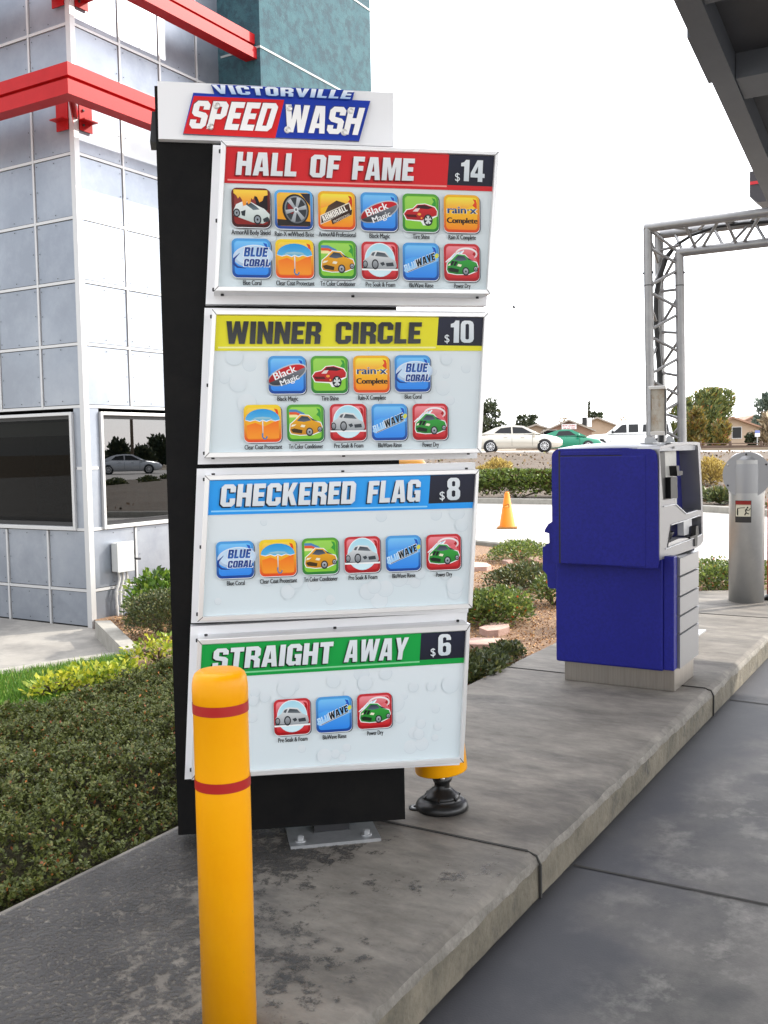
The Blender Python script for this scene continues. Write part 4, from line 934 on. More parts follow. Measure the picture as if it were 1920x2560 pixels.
# upper housing: plan outline swept up, corners rounded in elevation
Y0, Y1, X0, X1, ZB, ZT = 1.585, 2.222, 5.69, 6.31, .90, 1.60
def hous(z, ins):       # front leans out a little towards the bottom
    f = Y0 + .125 - .02*(1-(z-ZB)/(ZT-ZB)); 
    return [Vector((X0, f+ins, z)), Vector((X0, Y1-ins, z)), Vector((X1, Y1-ins, z)), Vector((X1, f-.09+ins, z))]
def rounded(z): 
    r_ = .05; d = 0
    if z > ZT-r_: d = r_-math.sqrt(max(0, r_*r_-(z-(ZT-r_))**2))
    if z < ZB+r_*.8: d = max(d, (r_*.8-math.sqrt(max(0, (r_*.8)**2-(ZB+r_*.8-z)**2)))*.6)
    return d
k = MB(); zl = [ZB+.04*t for t in (0, .15, .4, .7, 1)] + [1.1, 1.3, 1.5] + [ZT-.05+.05*math.sin(R(a)) for a in (0, 20, 40, 60, 75, 90)]
k.loft([hous(z, rounded(z)) for z in zl]); up = k.build('upper_housing', m_blue, kio)
# side door with dark seams
yd0, yd1, zd0, zd1 = 1.645, 2.165, .905, 1.553
k = MB(); k.box((X0-.012, yd0, zd0), (X0+.01, yd1, zd1), bev=.004); k.box((X0-.004, yd0-.05, zd0+.01), (X0+.01, yd0-.006, zd1-.0), bev=.003); k.box((X0-.006, yd0, zd1+.006), (X0+.01, yd1, zd1+.03), bev=.003); k.build('side_door', m_blue, kio)
k = MB(); k.box((X0-.0045, yd0-.0045, zd0+.02), (X0-.0005, yd0-.0005, zd1)); k.box((X0-.0045, yd1+.0005, zd0), (X0-.0005, yd1+.011, ZT-.012)); k.box((X0-.0045, yd0, zd1+.0005), (X0-.0005, yd1, zd1+.0055)); k.build('door_seam', m_dark, up)
# curved roof cap; its sunlit white is painted into the colour
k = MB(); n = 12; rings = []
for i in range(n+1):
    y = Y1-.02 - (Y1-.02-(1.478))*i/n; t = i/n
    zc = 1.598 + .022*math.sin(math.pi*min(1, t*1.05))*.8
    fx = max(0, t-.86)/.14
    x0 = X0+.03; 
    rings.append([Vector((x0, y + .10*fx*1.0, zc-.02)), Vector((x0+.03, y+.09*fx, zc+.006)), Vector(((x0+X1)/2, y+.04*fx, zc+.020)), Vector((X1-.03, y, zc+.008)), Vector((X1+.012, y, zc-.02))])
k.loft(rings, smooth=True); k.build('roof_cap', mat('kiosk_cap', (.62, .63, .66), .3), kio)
# silver fascia: flat angled front with two openings
PA, PB = Vector((5.695, 1.578, 0)), Vector((6.315, 1.470, 0)); FD = (PB-PA).normalized(); FN = Vector((FD.y, -FD.x, 0)); FW = (PB-PA).length
if FN.dot(-PA) < 0: FN = -FN
def fp(x, y):
    p = onpl(1600+x*.13564, 1100+y*.13564, PA, FN); return ((p-PA).dot(FD), p.z)
def f3(a, b, t): return PA + FD*a + FN*t + Vector((0, 0, b))
ARC = [fp(*p) for p in ((290, 130), (420, 95), (600, 60), (800, 40), (1000, 35), (1070, 50))]
outl = [(0, fp(375, 2205)[1]), fp(620, 2120), fp(1010, 1985), fp(1090, 1930), fp(1135, 1860), fp(1140, 1780), fp(1120, 1100), fp(1080, 300)] + ARC[:0:-1] + [(.012, ARC[0][1]+.004), (0, ARC[0][1]-.012), (0, fp(335, 1200)[1])]
open1 = [fp(390, 1100), fp(350, 600), fp(325, 170), fp(600, 115), fp(850, 85), fp(1030, 95), fp(1060, 600), fp(1085, 1050), fp(1092, 1290), fp(1005, 1290), fp(810, 1350), fp(620, 1175), fp(605, 1090)]
open2 = [fp(468, 1985), fp(535, 1560), fp(840, 1470), fp(1015, 1420), fp(1100, 1400), fp(1103, 1725), fp(1030, 1750), fp(870, 1830)]
k = MB(); k.holed([outl, open1, open2], f3, -.13, .012); k.build('front_fascia', m_silver, kio)
k = MB(); k.prism([(Y0-.018, ZB+.03), (Y0-.01, ZB+.005), (Y0+.02, ZB), (Y0+.2, ZB+.0), (Y0+.2, ZT-.005), (Y0+.03, ZT-.008), (Y0+.006, ZT-.02), (Y0-.006, ZT-.045), (Y0-.010, ZT-.1)], lambda a, b, t: (t, a, b), X0-.008, X0+.002); k.build('cheek', m_blue, kio)
# edge lips, mostly coloured white to paint in their highlights
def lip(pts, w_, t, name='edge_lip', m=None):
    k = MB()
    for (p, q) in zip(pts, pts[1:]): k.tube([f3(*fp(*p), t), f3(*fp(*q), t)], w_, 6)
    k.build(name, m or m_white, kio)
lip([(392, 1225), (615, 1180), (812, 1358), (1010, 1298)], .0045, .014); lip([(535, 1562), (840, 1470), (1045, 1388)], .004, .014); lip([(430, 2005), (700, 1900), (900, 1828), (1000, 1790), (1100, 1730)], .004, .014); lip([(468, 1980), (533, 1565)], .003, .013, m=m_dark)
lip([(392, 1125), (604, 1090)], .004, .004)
# recess lined in blue
k = MB(); DP = -.11
k.add([f3(.02, .93, DP), f3(FW-.012, .93, DP), f3(FW-.012, 1.60, DP), f3(.02, 1.60, DP)], [(0, 1, 2, 3)])
for a in (.02, FW-.012): k.add([f3(a, .93, DP), f3(a, .93, -.045), f3(a, 1.6, -.045), f3(a, 1.6, DP)], [(0, 1, 2, 3)])
k.add([f3(.02, 1.6, DP), f3(FW-.012, 1.6, DP), f3(FW-.012, 1.6, -.04), f3(.02, 1.6, -.04)], [(0, 1, 2, 3)])
k.build('recess', m_blue2, kio)
def slabp(name, pts, t0, t1, m, corr=True):
    k = MB(); k.prism([fp(*p) for p in pts], f3, t0, t1); return k.build(name, m, kio)
slabp('screen', [(345, 1110), (330, 230), (480, 225), (500, 1085)], -.10, -.055, mat('screen_glass', (.16, .155, .13), .08, var=(.24, .22, .17), scale=3, coat=.6))
slabp('screen_bezel', [(480, 230), (592, 222), (612, 1085), (500, 1095)], -.10, -.045, m_dark)
slabp('instruction_card', [(610, 215), (845, 190), (860, 1190), (640, 1240), (615, 1080)], -.10, -.062, mat('card', (.62, .61, .57), .4, var=(.45, .45, .45), scale=26, contrast=(.55, .7)))
slabp('cash_box', [(625, 690), (745, 680), (755, 1070), (630, 1085)], -.10, -.02, m_dark)
slabp('card_slot', [(715, 480), (765, 470), (770, 570), (835, 570), (830, 640), (735, 665)], -.07, -.015, m_dark)
slabp('red_label', [(755, 790), (835, 755), (840, 830), (760, 860)], -.062, -.058, m_redband)
slabp('note_slot', [(770, 990), (832, 970), (832, 1000), (772, 1025)], -.065, -.05, m_dark)
slabp('ledge', [(395, 1215), (395, 1130), (610, 1090), (625, 1165)], -.06, -.01, m_silver)
slabp('tray', [(475, 1985), (500, 1900), (700, 1815), (920, 1800), (870, 1832)], -.10, .006, mat('tray', (.7, .68, .66), .3))
slabp('receipt_flap', [(860, 1480), (1010, 1430), (1015, 1580), (965, 1600), (955, 1740), (868, 1765)], -.06, -.02, mat('flap', (.66, .66, .66), .35))
slabp('slot_handle', [(975, 1590), (1020, 1575), (1025, 1740), (1005, 1760), (1000, 1945), (955, 1960), (950, 1800), (870, 1815), (872, 1785), (970, 1745)], -.01, .02, m_dark)
k = MB(); c = fp(615, 1760); k.lathe([(0, .0), (.035, 0), (.04, .06), (.036, .065), (0, .05)], n=16, M=Matrix.Translation(f3(c[0], c[1]-.03, -.06)) @ Matrix.Rotation(R(20), 4, 'X')); k.build('coin_cup', m_dark, kio)
# blue bracket housing on the far side (receipt hood)
PR = [(2.215, 1.20), (2.244, 1.20), (2.244, 1.155), (2.275, 1.135), (2.296, 1.103), (2.300, 1.085), (2.27, 1.078), (2.268, 1.02), (2.312, .99), (2.314, .85), (2.285, .82), (2.280, .745), (2.262, .735), (2.215, .735)]
k = MB(); k.prism(PR, lambda a, b, t: (t, a, b), 5.76, 6.2); k.build('rear_hood', m_blue, kio)
# small white lettering on the dark band of the visor
# sign holder standing on the kiosk roof
sh = thing('sign_holder', 'narrow metal framed sign holder standing upright on the kiosk roof', 'sign holder', (6.0, 1.7, 1.61))
HP = onz(1640, 1092, 1.60); HX = HP.x if 5.7 < HP.x < 6.4 else 5.95
HX = 5.92; hv = lambda x, y, o: onax(x, y, 0, HX) + Vector((-o, 0, 0))
def hbox(x0, y0, x1, y1, t0, t1, m, name, par=sh, bev=0):
    p, q = onax(x0, y0, 0, HX), onax(x1, y1, 0, HX); k = MB(); k.box((HX-t1, min(p.y, q.y), min(p.z, q.z)), (HX-t0, max(p.y, q.y), max(p.z, q.z)), bev=bev); return k.build(name, m, par)
hbox(1628, 972, 1663, 1086, 0, .006, mat('old_poster', (.42, .37, .29), .35, var=(.5, .47, .4), scale=9, var2=(.36, .28, .2), scale2=14, coat=.5), 'poster')
hbox(1621, 966, 1628, 1088, -.006, .016, m_galv, 'frame_side', bev=.002); hbox(1663, 970, 1666.5, 1088, -.006, .016, m_dark, 'frame_side', bev=.001)
hbox(1624, 966, 1667, 972.5, -.008, .02, m_alu, 'frame_top', bev=.002); hbox(1628, 1079, 1664, 1088, -.006, .018, m_alu, 'frame_bottom', bev=.002)
for i in range(5):                        # faded vertical strokes on the old poster
    hbox(1632+i*3.2, 998, 1633.4+i*3.2, 1024, .0065, .0075, mat('faded_ink%d' % i, (.62, .59, .52), .5), 'faded_stroke')
for x0, x1 in ((1615, 1646), (1669, 1690)):
    p, q = onax(x0, 1070, 0, HX), onax(x1, 1092, 0, HX); k = MB(); r_ = abs(p.y-q.y)
    k.prism([(q.y, 1.59), (p.y, 1.59), (p.y, 1.655), (p.y-.3*r_, 1.668), (q.y+.25*r_, 1.655), (q.y, 1.635)], lambda a, b, t: (t, a, b), HX-.03, HX-.026); k.box((HX-.12, q.y, 1.622), (HX+.06, p.y, 1.628)); k.build('bracket', m_galv, sh)

# ------------------------------------------------------------------ silver gate post
gp = thing('gate_post', 'silver cylindrical gate post with round drum head and warning label', 'gate post', (9.30, 1.70, IZ))
pb_ = onz(1879, 1508, IZ); GX, GY = pb_.x+.12, pb_.y+.07
vcam = Vector((-GX, -GY, 0)).normalized(); vright = Vector((-vcam.y, vcam.x, 0)); 
if vright.dot(Vector((cr.x, cr.y, 0))) < 0: vright = -vright
GR = .155
k = MB(); k.lathe([(0, 0), (GR, 0), (GR, 1.02), (GR, 1.30)], (GX, GY, IZ), 48); k.build('tube', m_postsil, gp)
k = MB(); HZ, HR = IZ+1.165, .208
dsk = [(HR*math.cos(R(a)), HR*math.sin(R(a))) for a in range(0, 360, 8)]
k.prism(dsk, lambda a, b, t: Vector((GX, GY, HZ)) + vright*a + Vector((0, 0, b)) + vcam*t, .09, .125); k.build('drum_plate', mat('grey_paint', (.36, .36, .365), .42, .4), gp)
k = MB()                                  # rounded tube running up over the drum
pts = [Vector((GX, GY, IZ+1.0)), Vector((GX, GY, HZ+.08)), Vector((GX, GY, HZ+.13)), Vector((GX, GY, HZ+.17)), Vector((GX, GY, HZ+.195)), Vector((GX, GY, HZ+.206))]
k.tube(pts, [GR+.003, GR+.003, GR*.97, GR*.84, GR*.6, .02], 40); k.build('head', MATS['grey_paint'], gp)
for a in (150, 92, 30, 180+30):
    c = Vector((GX, GY, HZ)) + vright*(HR*.9*math.cos(R(a))) + Vector((0, 0, HR*.9*math.sin(R(a)))) + vcam*.125
    k = MB(); k.lathe([(.009, 0), (.009, .004), (.004, .007), (0, .007)], n=10, M=Matrix.Translation(c) @ vcam.to_track_quat('Z', 'Y').to_matrix().to_4x4()); k.build('screw', m_dark if a != 150 else m_alu, gp)
def gcur(a, b, t):                        # label wrapped on the tube; a metres sideways
    th = a/GR; return Vector((GX, GY, b)) + (vright*math.sin(th) + vcam*math.cos(th))*(GR+.0008+t)
A = Art(lambda a, b, t: gcur(a, b, t)); A.dz = .0004
lx0, lz0, lz1 = -.105, IZ+.735, IZ+.935; lw = .145
def strip(x0, x1, z0, z1, c):
    for i in range(6): xa, xb = x0+(x1-x0)*i/6, x0+(x1-x0)*(i+1)/6; A.poly([(xa, z0), (xb, z0), (xb, z1), (xa, z1)], c); A.z -= A.dz
    A.z += A.dz
strip(lx0, lx0+lw, lz0, lz1, '#3c3a38'); strip(lx0+.006, lx0+lw-.006, lz0+.055, lz1-.004, '#d8d2bc'); strip(lx0+.004, lx0+lw-.004, lz1-.04, lz1-.004, '#8e2a26'); strip(lx0+.006, lx0+lw-.006, lz0+.155, lz0+.162, '#c9c0a8')
A.band([(lx0+.025, lz0+.065), (lx0+.025, lz0+.125)], .012, '#1a1a1a'); A.band([(lx0+.02, lz0+.127), (lx0+.055, lz0+.133), (lx0+.09, lz0+.136)], .006, '#1a1a1a')
A.band([(lx0+.088, lz0+.068), (lx0+.10, lz0+.09), (lx0+.095, lz0+.115), (lx0+.108, lz0+.128)], .010, '#1a1a1a'); A.band([(lx0+.10, lz0+.09), (lx0+.125, lz0+.078)], .008, '#1a1a1a'); A.band([(lx0+.095, lz0+.115), (lx0+.125, lz0+.112), (lx0+.135, lz0+.13)], .007, '#1a1a1a'); A.ell(lx0+.112, lz0+.137, .007, .008, '#1a1a1a')
A.build('warning_label', m_print, gp)
# red-orange post at the frame edge beyond it
op = onz(1927, 1499, .16)
rp_ = thing('marker_post', 'orange red marker post standing just beyond the silver gate post', 'marker post', op)
k = MB(); k.lathe([(0, 0), (.035, 0), (.035, .92), (.03, .95), (0, .96)], op, 20); k.build('post', mat('post_orange', (.62, .07, .015), .5), rp_)
k = MB(); k.lathe([(0, -.0), (.075, 0), (.06, .03), (.036, .05)], op, 20); k.build('base', m_rubber, rp_)

# ------------------------------------------------------------------ truss arch
TXF, TXB = 7.40, 7.70
tg = thing('truss_arch', 'triangular aluminium truss arch spanning the driveway behind the kiosk', 'truss', (7.55, 2.1, IZ))
def tl(x, y, X): return onax(x, y, 0, X)
cA, cB = tl(1619, 568, TXF), tl(1627, 1095, TXF)            # front-left chord
dzb = lambda p, q, z: q + (p-q)*((z-q.z)/(p.z-q.z))
yL = cA.y; yL2 = dzb(cA, cB, IZ).y
rA, rB = tl(1698, 645, 7.55), tl(1705, 1095, 7.55); yR, yR2 = rA.y, dzb(rA, rB, IZ).y
ztt = tl(1640, 558, TXF).z - .026; zlb = tl(1800, 620, 7.55).z - .0
RC = .033
P_ = lambda X, y, z: Vector((X, y, z))
def chord(a, b, r_=RC, name='chord'): k = MB(); k.tube([a, b], r_, 16); return k.build(name, m_truss, tg)
FL_, BL_, RR_ = [P_(TXF, yL2, IZ), P_(TXF, yL, ztt)], [P_(TXB, yL2+.0, IZ), P_(TXB, yL, ztt)], [P_(7.55, yR2, IZ), P_(7.55, yR, zlb)]
for c in (FL_, BL_, RR_): chord(*c)
YE = -4.4
zl_ = tl(1900, 607, 7.55).z
slope = 0
chord(P_(TXF, yL+.02, ztt), P_(TXF, YE, ztt)); chord(P_(TXB, yL+.02, ztt), P_(TXB, YE, ztt)); chord(P_(7.55, yR+.02, zlb), P_(7.55, YE, zlb))
for c in (P_(TXF, YE, IZ-.16), P_(TXB, YE, IZ-.16)): chord(c, P_(c.x, YE, ztt))
chord(P_(TXF, yL, ztt), P_(TXB, yL, ztt), .02, 'end_brace'); chord(P_(7.55, yR, zlb), P_(TXF, yL, ztt), .011, 'end_brace')
lat = MB()
def zig(A0, A1, B0, B1, n, ph=0):
    for i in range(n):
        a0 = A0+(A1-A0)*((i+.06)/n); b = B0+(B1-B0)*((i+.5)/n); a1 = A0+(A1-A0)*((i+.94)/n)
        b_ = b; d_ = (B1-B0)/n*.05
        lat.tube([a0, b_-d_], .0112, 6); lat.tube([b_+d_, a1], .0112, 6)
zig(FL_[0], FL_[1]-Vector((0, 0, .12)), RR_[0], RR_[1]+Vector((0, 0, .06)), 9); zig(BL_[0]+Vector((0, 0, .17)), BL_[1]-Vector((0, 0, .1)), RR_[0]+Vector((0, 0, .17)), RR_[1]+Vector((0, 0, .2)), 9); zig(FL_[0], FL_[1], BL_[0], BL_[1], 6)
zig(P_(TXF, yL-.25, ztt), P_(TXF, YE, ztt), P_(7.55, yR, zlb), P_(7.55, YE, zlb), 22); zig(P_(TXB, yL-.1, ztt), P_(TXB, YE, ztt), P_(7.55, yR+.1, zlb), P_(7.55, YE, zlb), 22); zig(P_(TXF, yL-.1, ztt), P_(TXF, YE, ztt), P_(TXB, yL-.1, ztt), P_(TXB, YE, ztt), 18)
lat.build('lattice', m_truss, tg)
for c in (FL_, RR_):
    k = MB(); z = tl(1620, 714, TXF).z; p = c[0]+(c[1]-c[0])*((z-c[0].z)/(c[1].z-c[0].z)); k.tube([p-Vector((0, 0, .0035)), p+Vector((0, 0, .0035))], RC+.001, 16); k.box((p.x-.012, p.y-.04, p.z+.085), (p.x+.0, p.y+.04, p.z+.10)); k.build('coupler', m_dark, tg)
k = MB(); k.box((7.30, yR2-.1, IZ), (7.80, yL2+.1, IZ+.012)); k.build('base_plate', m_galv, tg)
cb = MB(); cp_ = [tl(x, y, 7.60) for x, y in ((1654, 1005), (1651, 940), (1645, 880), (1640, 800), (1641, 735), (1650, 690), (1665, 645), (1690, 613), (1730, 588), (1790, 567), (1860, 558), (1940, 554))]
cb.tube([cp_[0]-Vector((0, 0, .6))]+cp_+[cp_[-1]-Vector((0, 1.2, 0))], [.02]*8+[.012]*6, 10)
tag(cb.build('cable', m_rubber), 'thick black cable running up inside the truss and along its crossbar', 'cable')
# sign box held on an arm beyond the truss
SX = 9.6
bx = thing('lane_sign', 'dark box with a red stripe hanging beyond the truss at the canopy edge', 'sign box', tl(1900, 465, SX))
pv = [tl(x, y, SX) for x, y in ((1874, 429), (1874, 492), (1893, 506), (1960, 497), (1960, 417))]
k = MB(); k.prism([(p.y, p.z) for p in pv], lambda a, b, t: (t, a, b), SX, SX+.3); k.build('case', mat('sign_case', (.05, .045, .05), .5), bx)
k = MB(); a, b = tl(1874.5, 458, SX-.002), tl(1960, 446, SX-.002); k.prism([(a.y, a.z-.016), (b.y, b.z-.016), (b.y, b.z+.012), (a.y, a.z+.012)], lambda a, b, t: (t, a, b), SX-.006, SX-.001); k.build('red_stripe', mat('stripe_red', (.6, .02, .03), .5), bx)
k = MB(); q = tl(1985, 455, SX+.15); k.tube([Vector((SX+.15, pv[3].y+.02, q.z)), Vector((SX+.15, q.y-.1, q.z)), Vector((SX+.15, q.y-.16, q.z-.06)), Vector((SX+.15, q.y-.16, 0))], .04, 12); k.build('arm_pole', m_dark, bx)

# ------------------------------------------------------------------ canopy
cn = thing('canopy', 'dark steel canopy over the driveway, seen from below at the top corner', 'canopy', (6, 0, 4))
CY = 1.5; E0, E1 = onax(1683.5, 0, 1, CY), onax(1881, 426, 1, CY)
cs = (E1.z-E0.z)/(E1.x-E0.x)
zc = lambda x: E0.z + cs*(x-E0.x)
XA, XB, YB = -5.0, 10.9, -6.5
xs3 = [XA, 6.0, XB]
def cslab(x0, x1, y0, y1, z0, z1, m, name, par=cn, dx1=0):
    k = MB(); k.loft([[Vector((x, y0, zc(x)+z0)), Vector((x+(dx1 if x == x1 else 0)*0, y1, zc(x)+z0)), Vector((x, y1, zc(x)+z1)), Vector((x, y0, zc(x)+z1))] for x in (x0, x1)]); return k.build(name, m, par)
wi = CY - onpl(1753, 0, E0, Vector((-cs, 0, 1))).y
cslab(XA, XB, CY-wi, CY, 0, .17, m_canopy, 'edge_beam')
cslab(XA, XB, CY+.001, CY+.03, .12, .26, m_canopy, 'gutter')
gx0, gx1 = onax(1714, 68, 1, CY+.03).x, onax(1768, 192, 1, CY+.03).x
cslab(gx0, gx1, CY+.001, CY+.022, .002, .15, m_canopy, 'gutter_joint')
cslab(XA, XB, YB, CY-.002, .172, .23, m_deck, 'deck')
for x, wbm in ((onax(1810, 100, 1, CY-.3).x-.02, .27), (onax(1903, 312, 1, CY-.3).x+.02, .27), (2.6, .27), (10.4, .27), (-1, .27), (4.4, .1), (8.9, .1)):
    cslab(x, x+wbm, YB+.01, CY-wi-.004, .012 if wbm > .2 else .08, .170, m_canopy, 'cross_beam')
for y in (CY-.55, -.7, -2.2, -3.8): cslab(XA+.02, XB-.02, y-.03, y+.03, .10, .168, m_canopy, 'purlin')
for x in (0.5, 9.2):
    k = MB(); k.box((x-.12, -5.2, 0), (x+.12, -4.96, zc(x)+.1)); k.build('column', m_canopy, cn)

# ------------------------------------------------------------------ traffic cone on the lot
cc = Vector((18.09, 8.01, 0)); tc_ = thing('traffic_cone', 'yellow orange traffic cone standing on the sunlit lot', 'traffic cone', cc)
k = MB(); k.lathe([(.165, .035), (.155, .06), (.045, .70), (.036, .72), (0, .725)], cc, 28); k.build('cone_body', m_cone, tc_)
k = MB(); k.box((-.2, -.2, 0), (.2, .2, .032), bev=.01, M=Matrix.Translation(cc) @ Matrix.Rotation(R(23), 4, 'Z')); k.build('cone_base', mat('cone_base', (.3, .12, .01), .6), tc_)
k = MB(); vd = Vector((-cc.x, -cc.y, 0)).normalized(); sdv = Vector((vd.y, -vd.x, 0))
if sdv.dot(Vector((cr.x, cr.y, 0))) < 0: sdv = -sdv
A = Art(lambda a, b, t: cc + (sdv*math.sin(a/.10) + vd*math.cos(a/.10))*(.158-.11*(b-.06)/.64+.002+t) + Vector((0, 0, b))); A.dz = .001
A.poly([(-.075, .40), (-.02, .41), (.03, .42), (.05, .42), (.05, .47), (.02, .49), (-.03, .465), (-.075, .45)], '#2e2a1c'); A.band([(-.065, .425), (-.01, .437), (.045, .445)], .012, '#c8b060')
A.build('sticker', m_print, tc_)
# ------------------------------------------------------------------ vegetation
NR = np.random.default_rng(11)
def leaf_quads(P, size, up=.5, elong=1.7, rng=NR, nrm=None):
    """one small pointed leaf (4 corners) per point"""
    n = len(P); P = np.asarray(P, float); size = np.broadcast_to(size, n)*rng.uniform(.7, 1.3, n)
    a = rng.normal(size=(n, 3)); a[:, 2] = np.abs(a[:, 2])*up + a[:, 2]*(1-up)*.5
    if nrm is not None: a += nrm*1.1
    a /= np.linalg.norm(a, axis=1)[:, None]
    b = np.cross(a, rng.normal(size=(n, 3))); b /= np.linalg.norm(b, axis=1)[:, None]
    L_ = (size*.5*elong/1.3)[:, None]; W = (size*.5/1.3)[:, None]
    V = np.stack([P-a*L_*.2, P+a*L_*.9+b*W, P+a*L_*2, P+a*L_*.9-b*W], 1).reshape(-1, 3)
    return V, np.arange(4*n).reshape(n, 4)
def inpoly(x, y, poly):
    c = np.zeros(len(x), bool); n = len(poly)
    for i in range(n):
        x0, y0 = poly[i]; x1, y1 = poly[(i+1) % n]
        m = ((y0 > y) != (y1 > y)) & (x < (x1-x0)*(y-y0)/((y1-y0) or 1e-9)+x0); c ^= m
    return c
def edged(x, y, poly):
    d = np.full(len(x), 9.); n = len(poly)
    for i in range(n):
        a = np.array(poly[i]); b = np.array(poly[(i+1) % n]); ab = b-a
        t = np.clip(((x-a[0])*ab[0]+(y-a[1])*ab[1])/(ab@ab), 0, 1); d = np.minimum(d, np.hypot(x-a[0]-t*ab[0], y-a[1]-t*ab[1]))
    return d
def vnoise(x, y, s, seed=0):
    return np.array([noise.noise(Vector((a*s, b*s, seed))) for a, b in zip(x, y)])
def scatter(poly, n, rng=NR):
    xs_ = [p[0] for p in poly]; ys_ = [p[1] for p in poly]; X = rng.uniform(min(xs_), max(xs_), n*3); Y = rng.uniform(min(ys_), max(ys_), n*3)
    m = inpoly(X, Y, poly); return X[m][:n], Y[m][:n]
lf_cover = leafmat('cover_leaves', [('#545e28', 30), ('#60682c', 26), ('#707634', 18), ('#444c22', 20), ('#7c7440', 5), ('#8c4f2a', 1.6), ('#c07234', .8), ('#848a54', 4)], .62, .2)
lf_suntint = leafmat('sun_tinted_leaves', [('#9aa830', 30), ('#b8ba38', 27), ('#7a9030', 18), ('#cfca48', 12), ('#56702a', 13)], .4, .35)  # sunlight put into the leaf colour; same plants as the cover
lf_green = leafmat('green_leaves', [('#57762a', 30), ('#6b8a30', 25), ('#405c20', 25), ('#8ea03c', 12), ('#34481c', 10)], .4, .3)
lf_olive = leafmat('olive_leaves', [('#4c5632', 30), ('#5e6638', 25), ('#3a4428', 25), ('#77783f', 8), ('#6a5a38', 6)], .5, .2)
lf_shrub = leafmat('shrub_leaves', [('#5c6e34', 30), ('#6f7e3a', 24), ('#46562a', 24), ('#8a9a48', 10), ('#9a8a48', 4), ('#b0552c', 1.2)], .45, .3)
lf_dry = leafmat('dry_twigs', [('#b09a52', 30), ('#c0aa62', 25), ('#978046', 20), ('#7a6a44', 14)], .8, .2)
lf_grass = leafmat('grass_blades', [('#56802a', 30), ('#678f32', 25), ('#466c22', 25), ('#86a040', 8), ('#94944c', 5)], .5, .35)
lf_chip = leafmat('mulch_chips_mat', [('#b98a5c', 30), ('#c9a070', 22), ('#8d6440', 22), ('#d8b88c', 10), ('#6c4a30', 16)], .9, 0)

# ground cover on the near bed (a mass nobody could count)
gB = [onz(x, y, .28) for x, y in ((428, 1612), (330, 1668), (180, 1718), (98, 1742), (-20, 1768))]
GP = [(.9, 2.70), (6.1, 2.72), (6.2, 4.6), (gB[0].x+.15, gB[0].y-.05)] + [(p.x, p.y) for p in gB[1:]] + [(2.6, 5.0), (.9, 5.2)]
def gc_h(X, Y):
    e = np.clip(edged(X, Y, GP)/.30, 0, 1); e = e*e*(3-2*e)
    return .10 + (.21 + .05*vnoise(X, Y, 1.9) + .045*vnoise(X, Y, 5.5, 4))*(.22+.78*e)
X, Y = scatter(GP, 56000); H = gc_h(X, Y); clp = vnoise(X, Y, 9, 9)          # sprigs: short shoots, each with a whorl of small leaves
NL = 8; n0 = len(X); Zc = H + NR.uniform(-.05, .012, n0) + .045*clp
ax = NR.normal(size=(n0, 3))*.35 + np.array([0, 0, 1.]); ax /= np.linalg.norm(ax, axis=1)[:, None]
C0 = np.repeat(np.stack([X, Y, Zc], 1), NL, 0); A0 = np.repeat(ax, NL, 0); N0 = len(C0)
sd_ = NR.normal(size=(N0, 3)); sd_ -= A0*(sd_*A0).sum(1)[:, None]; sd_ /= np.linalg.norm(sd_, axis=1)[:, None]
up_ = NR.uniform(.1, 1.3, N0)[:, None]; dr = sd_+A0*up_; dr /= np.linalg.norm(dr, axis=1)[:, None]
Pb = C0 + A0*NR.uniform(0, .03, N0)[:, None]; ll = NR.uniform(.012, .021, N0)[:, None]; sdw = np.cross(dr, A0); sdw /= np.linalg.norm(sdw, axis=1)[:, None]+1e-9
V = np.stack([Pb, Pb+dr*ll*.55+sdw*ll*.30, Pb+dr*ll, Pb+dr*ll*.55-sdw*ll*.30], 1).reshape(-1, 3); F = np.arange(4*N0).reshape(N0, 4)
o = np_mesh('ground_cover', V, F, lf_cover); tag(o, 'dark olive clipped ground cover shrubs filling the near bed beside the menu board', 'ground cover', None, 'stuff')
gx = np.arange(.8, 6.3, .07); gy = np.arange(2.69, 5.9, .07); GX2, GY2 = np.meshgrid(gx, gy); fx, fy = GX2.ravel(), GY2.ravel()
ins_ = inpoly(fx, fy, GP); hz = np.where(ins_, gc_h(fx, fy)-.055, .0); nx = len(gx)
FF = [(r_*nx+c, r_*nx+c+1, (r_+1)*nx+c+1, (r_+1)*nx+c) for r_ in range(len(gy)-1) for c in range(nx-1) if ins_[r_*nx+c] and ins_[r_*nx+c+1] and ins_[(r_+1)*nx+c] and ins_[(r_+1)*nx+c+1]]
o2 = np_mesh('cover_soil', np.stack([fx, fy, hz], 1), FF, m_soil, parent=o, smooth=True)

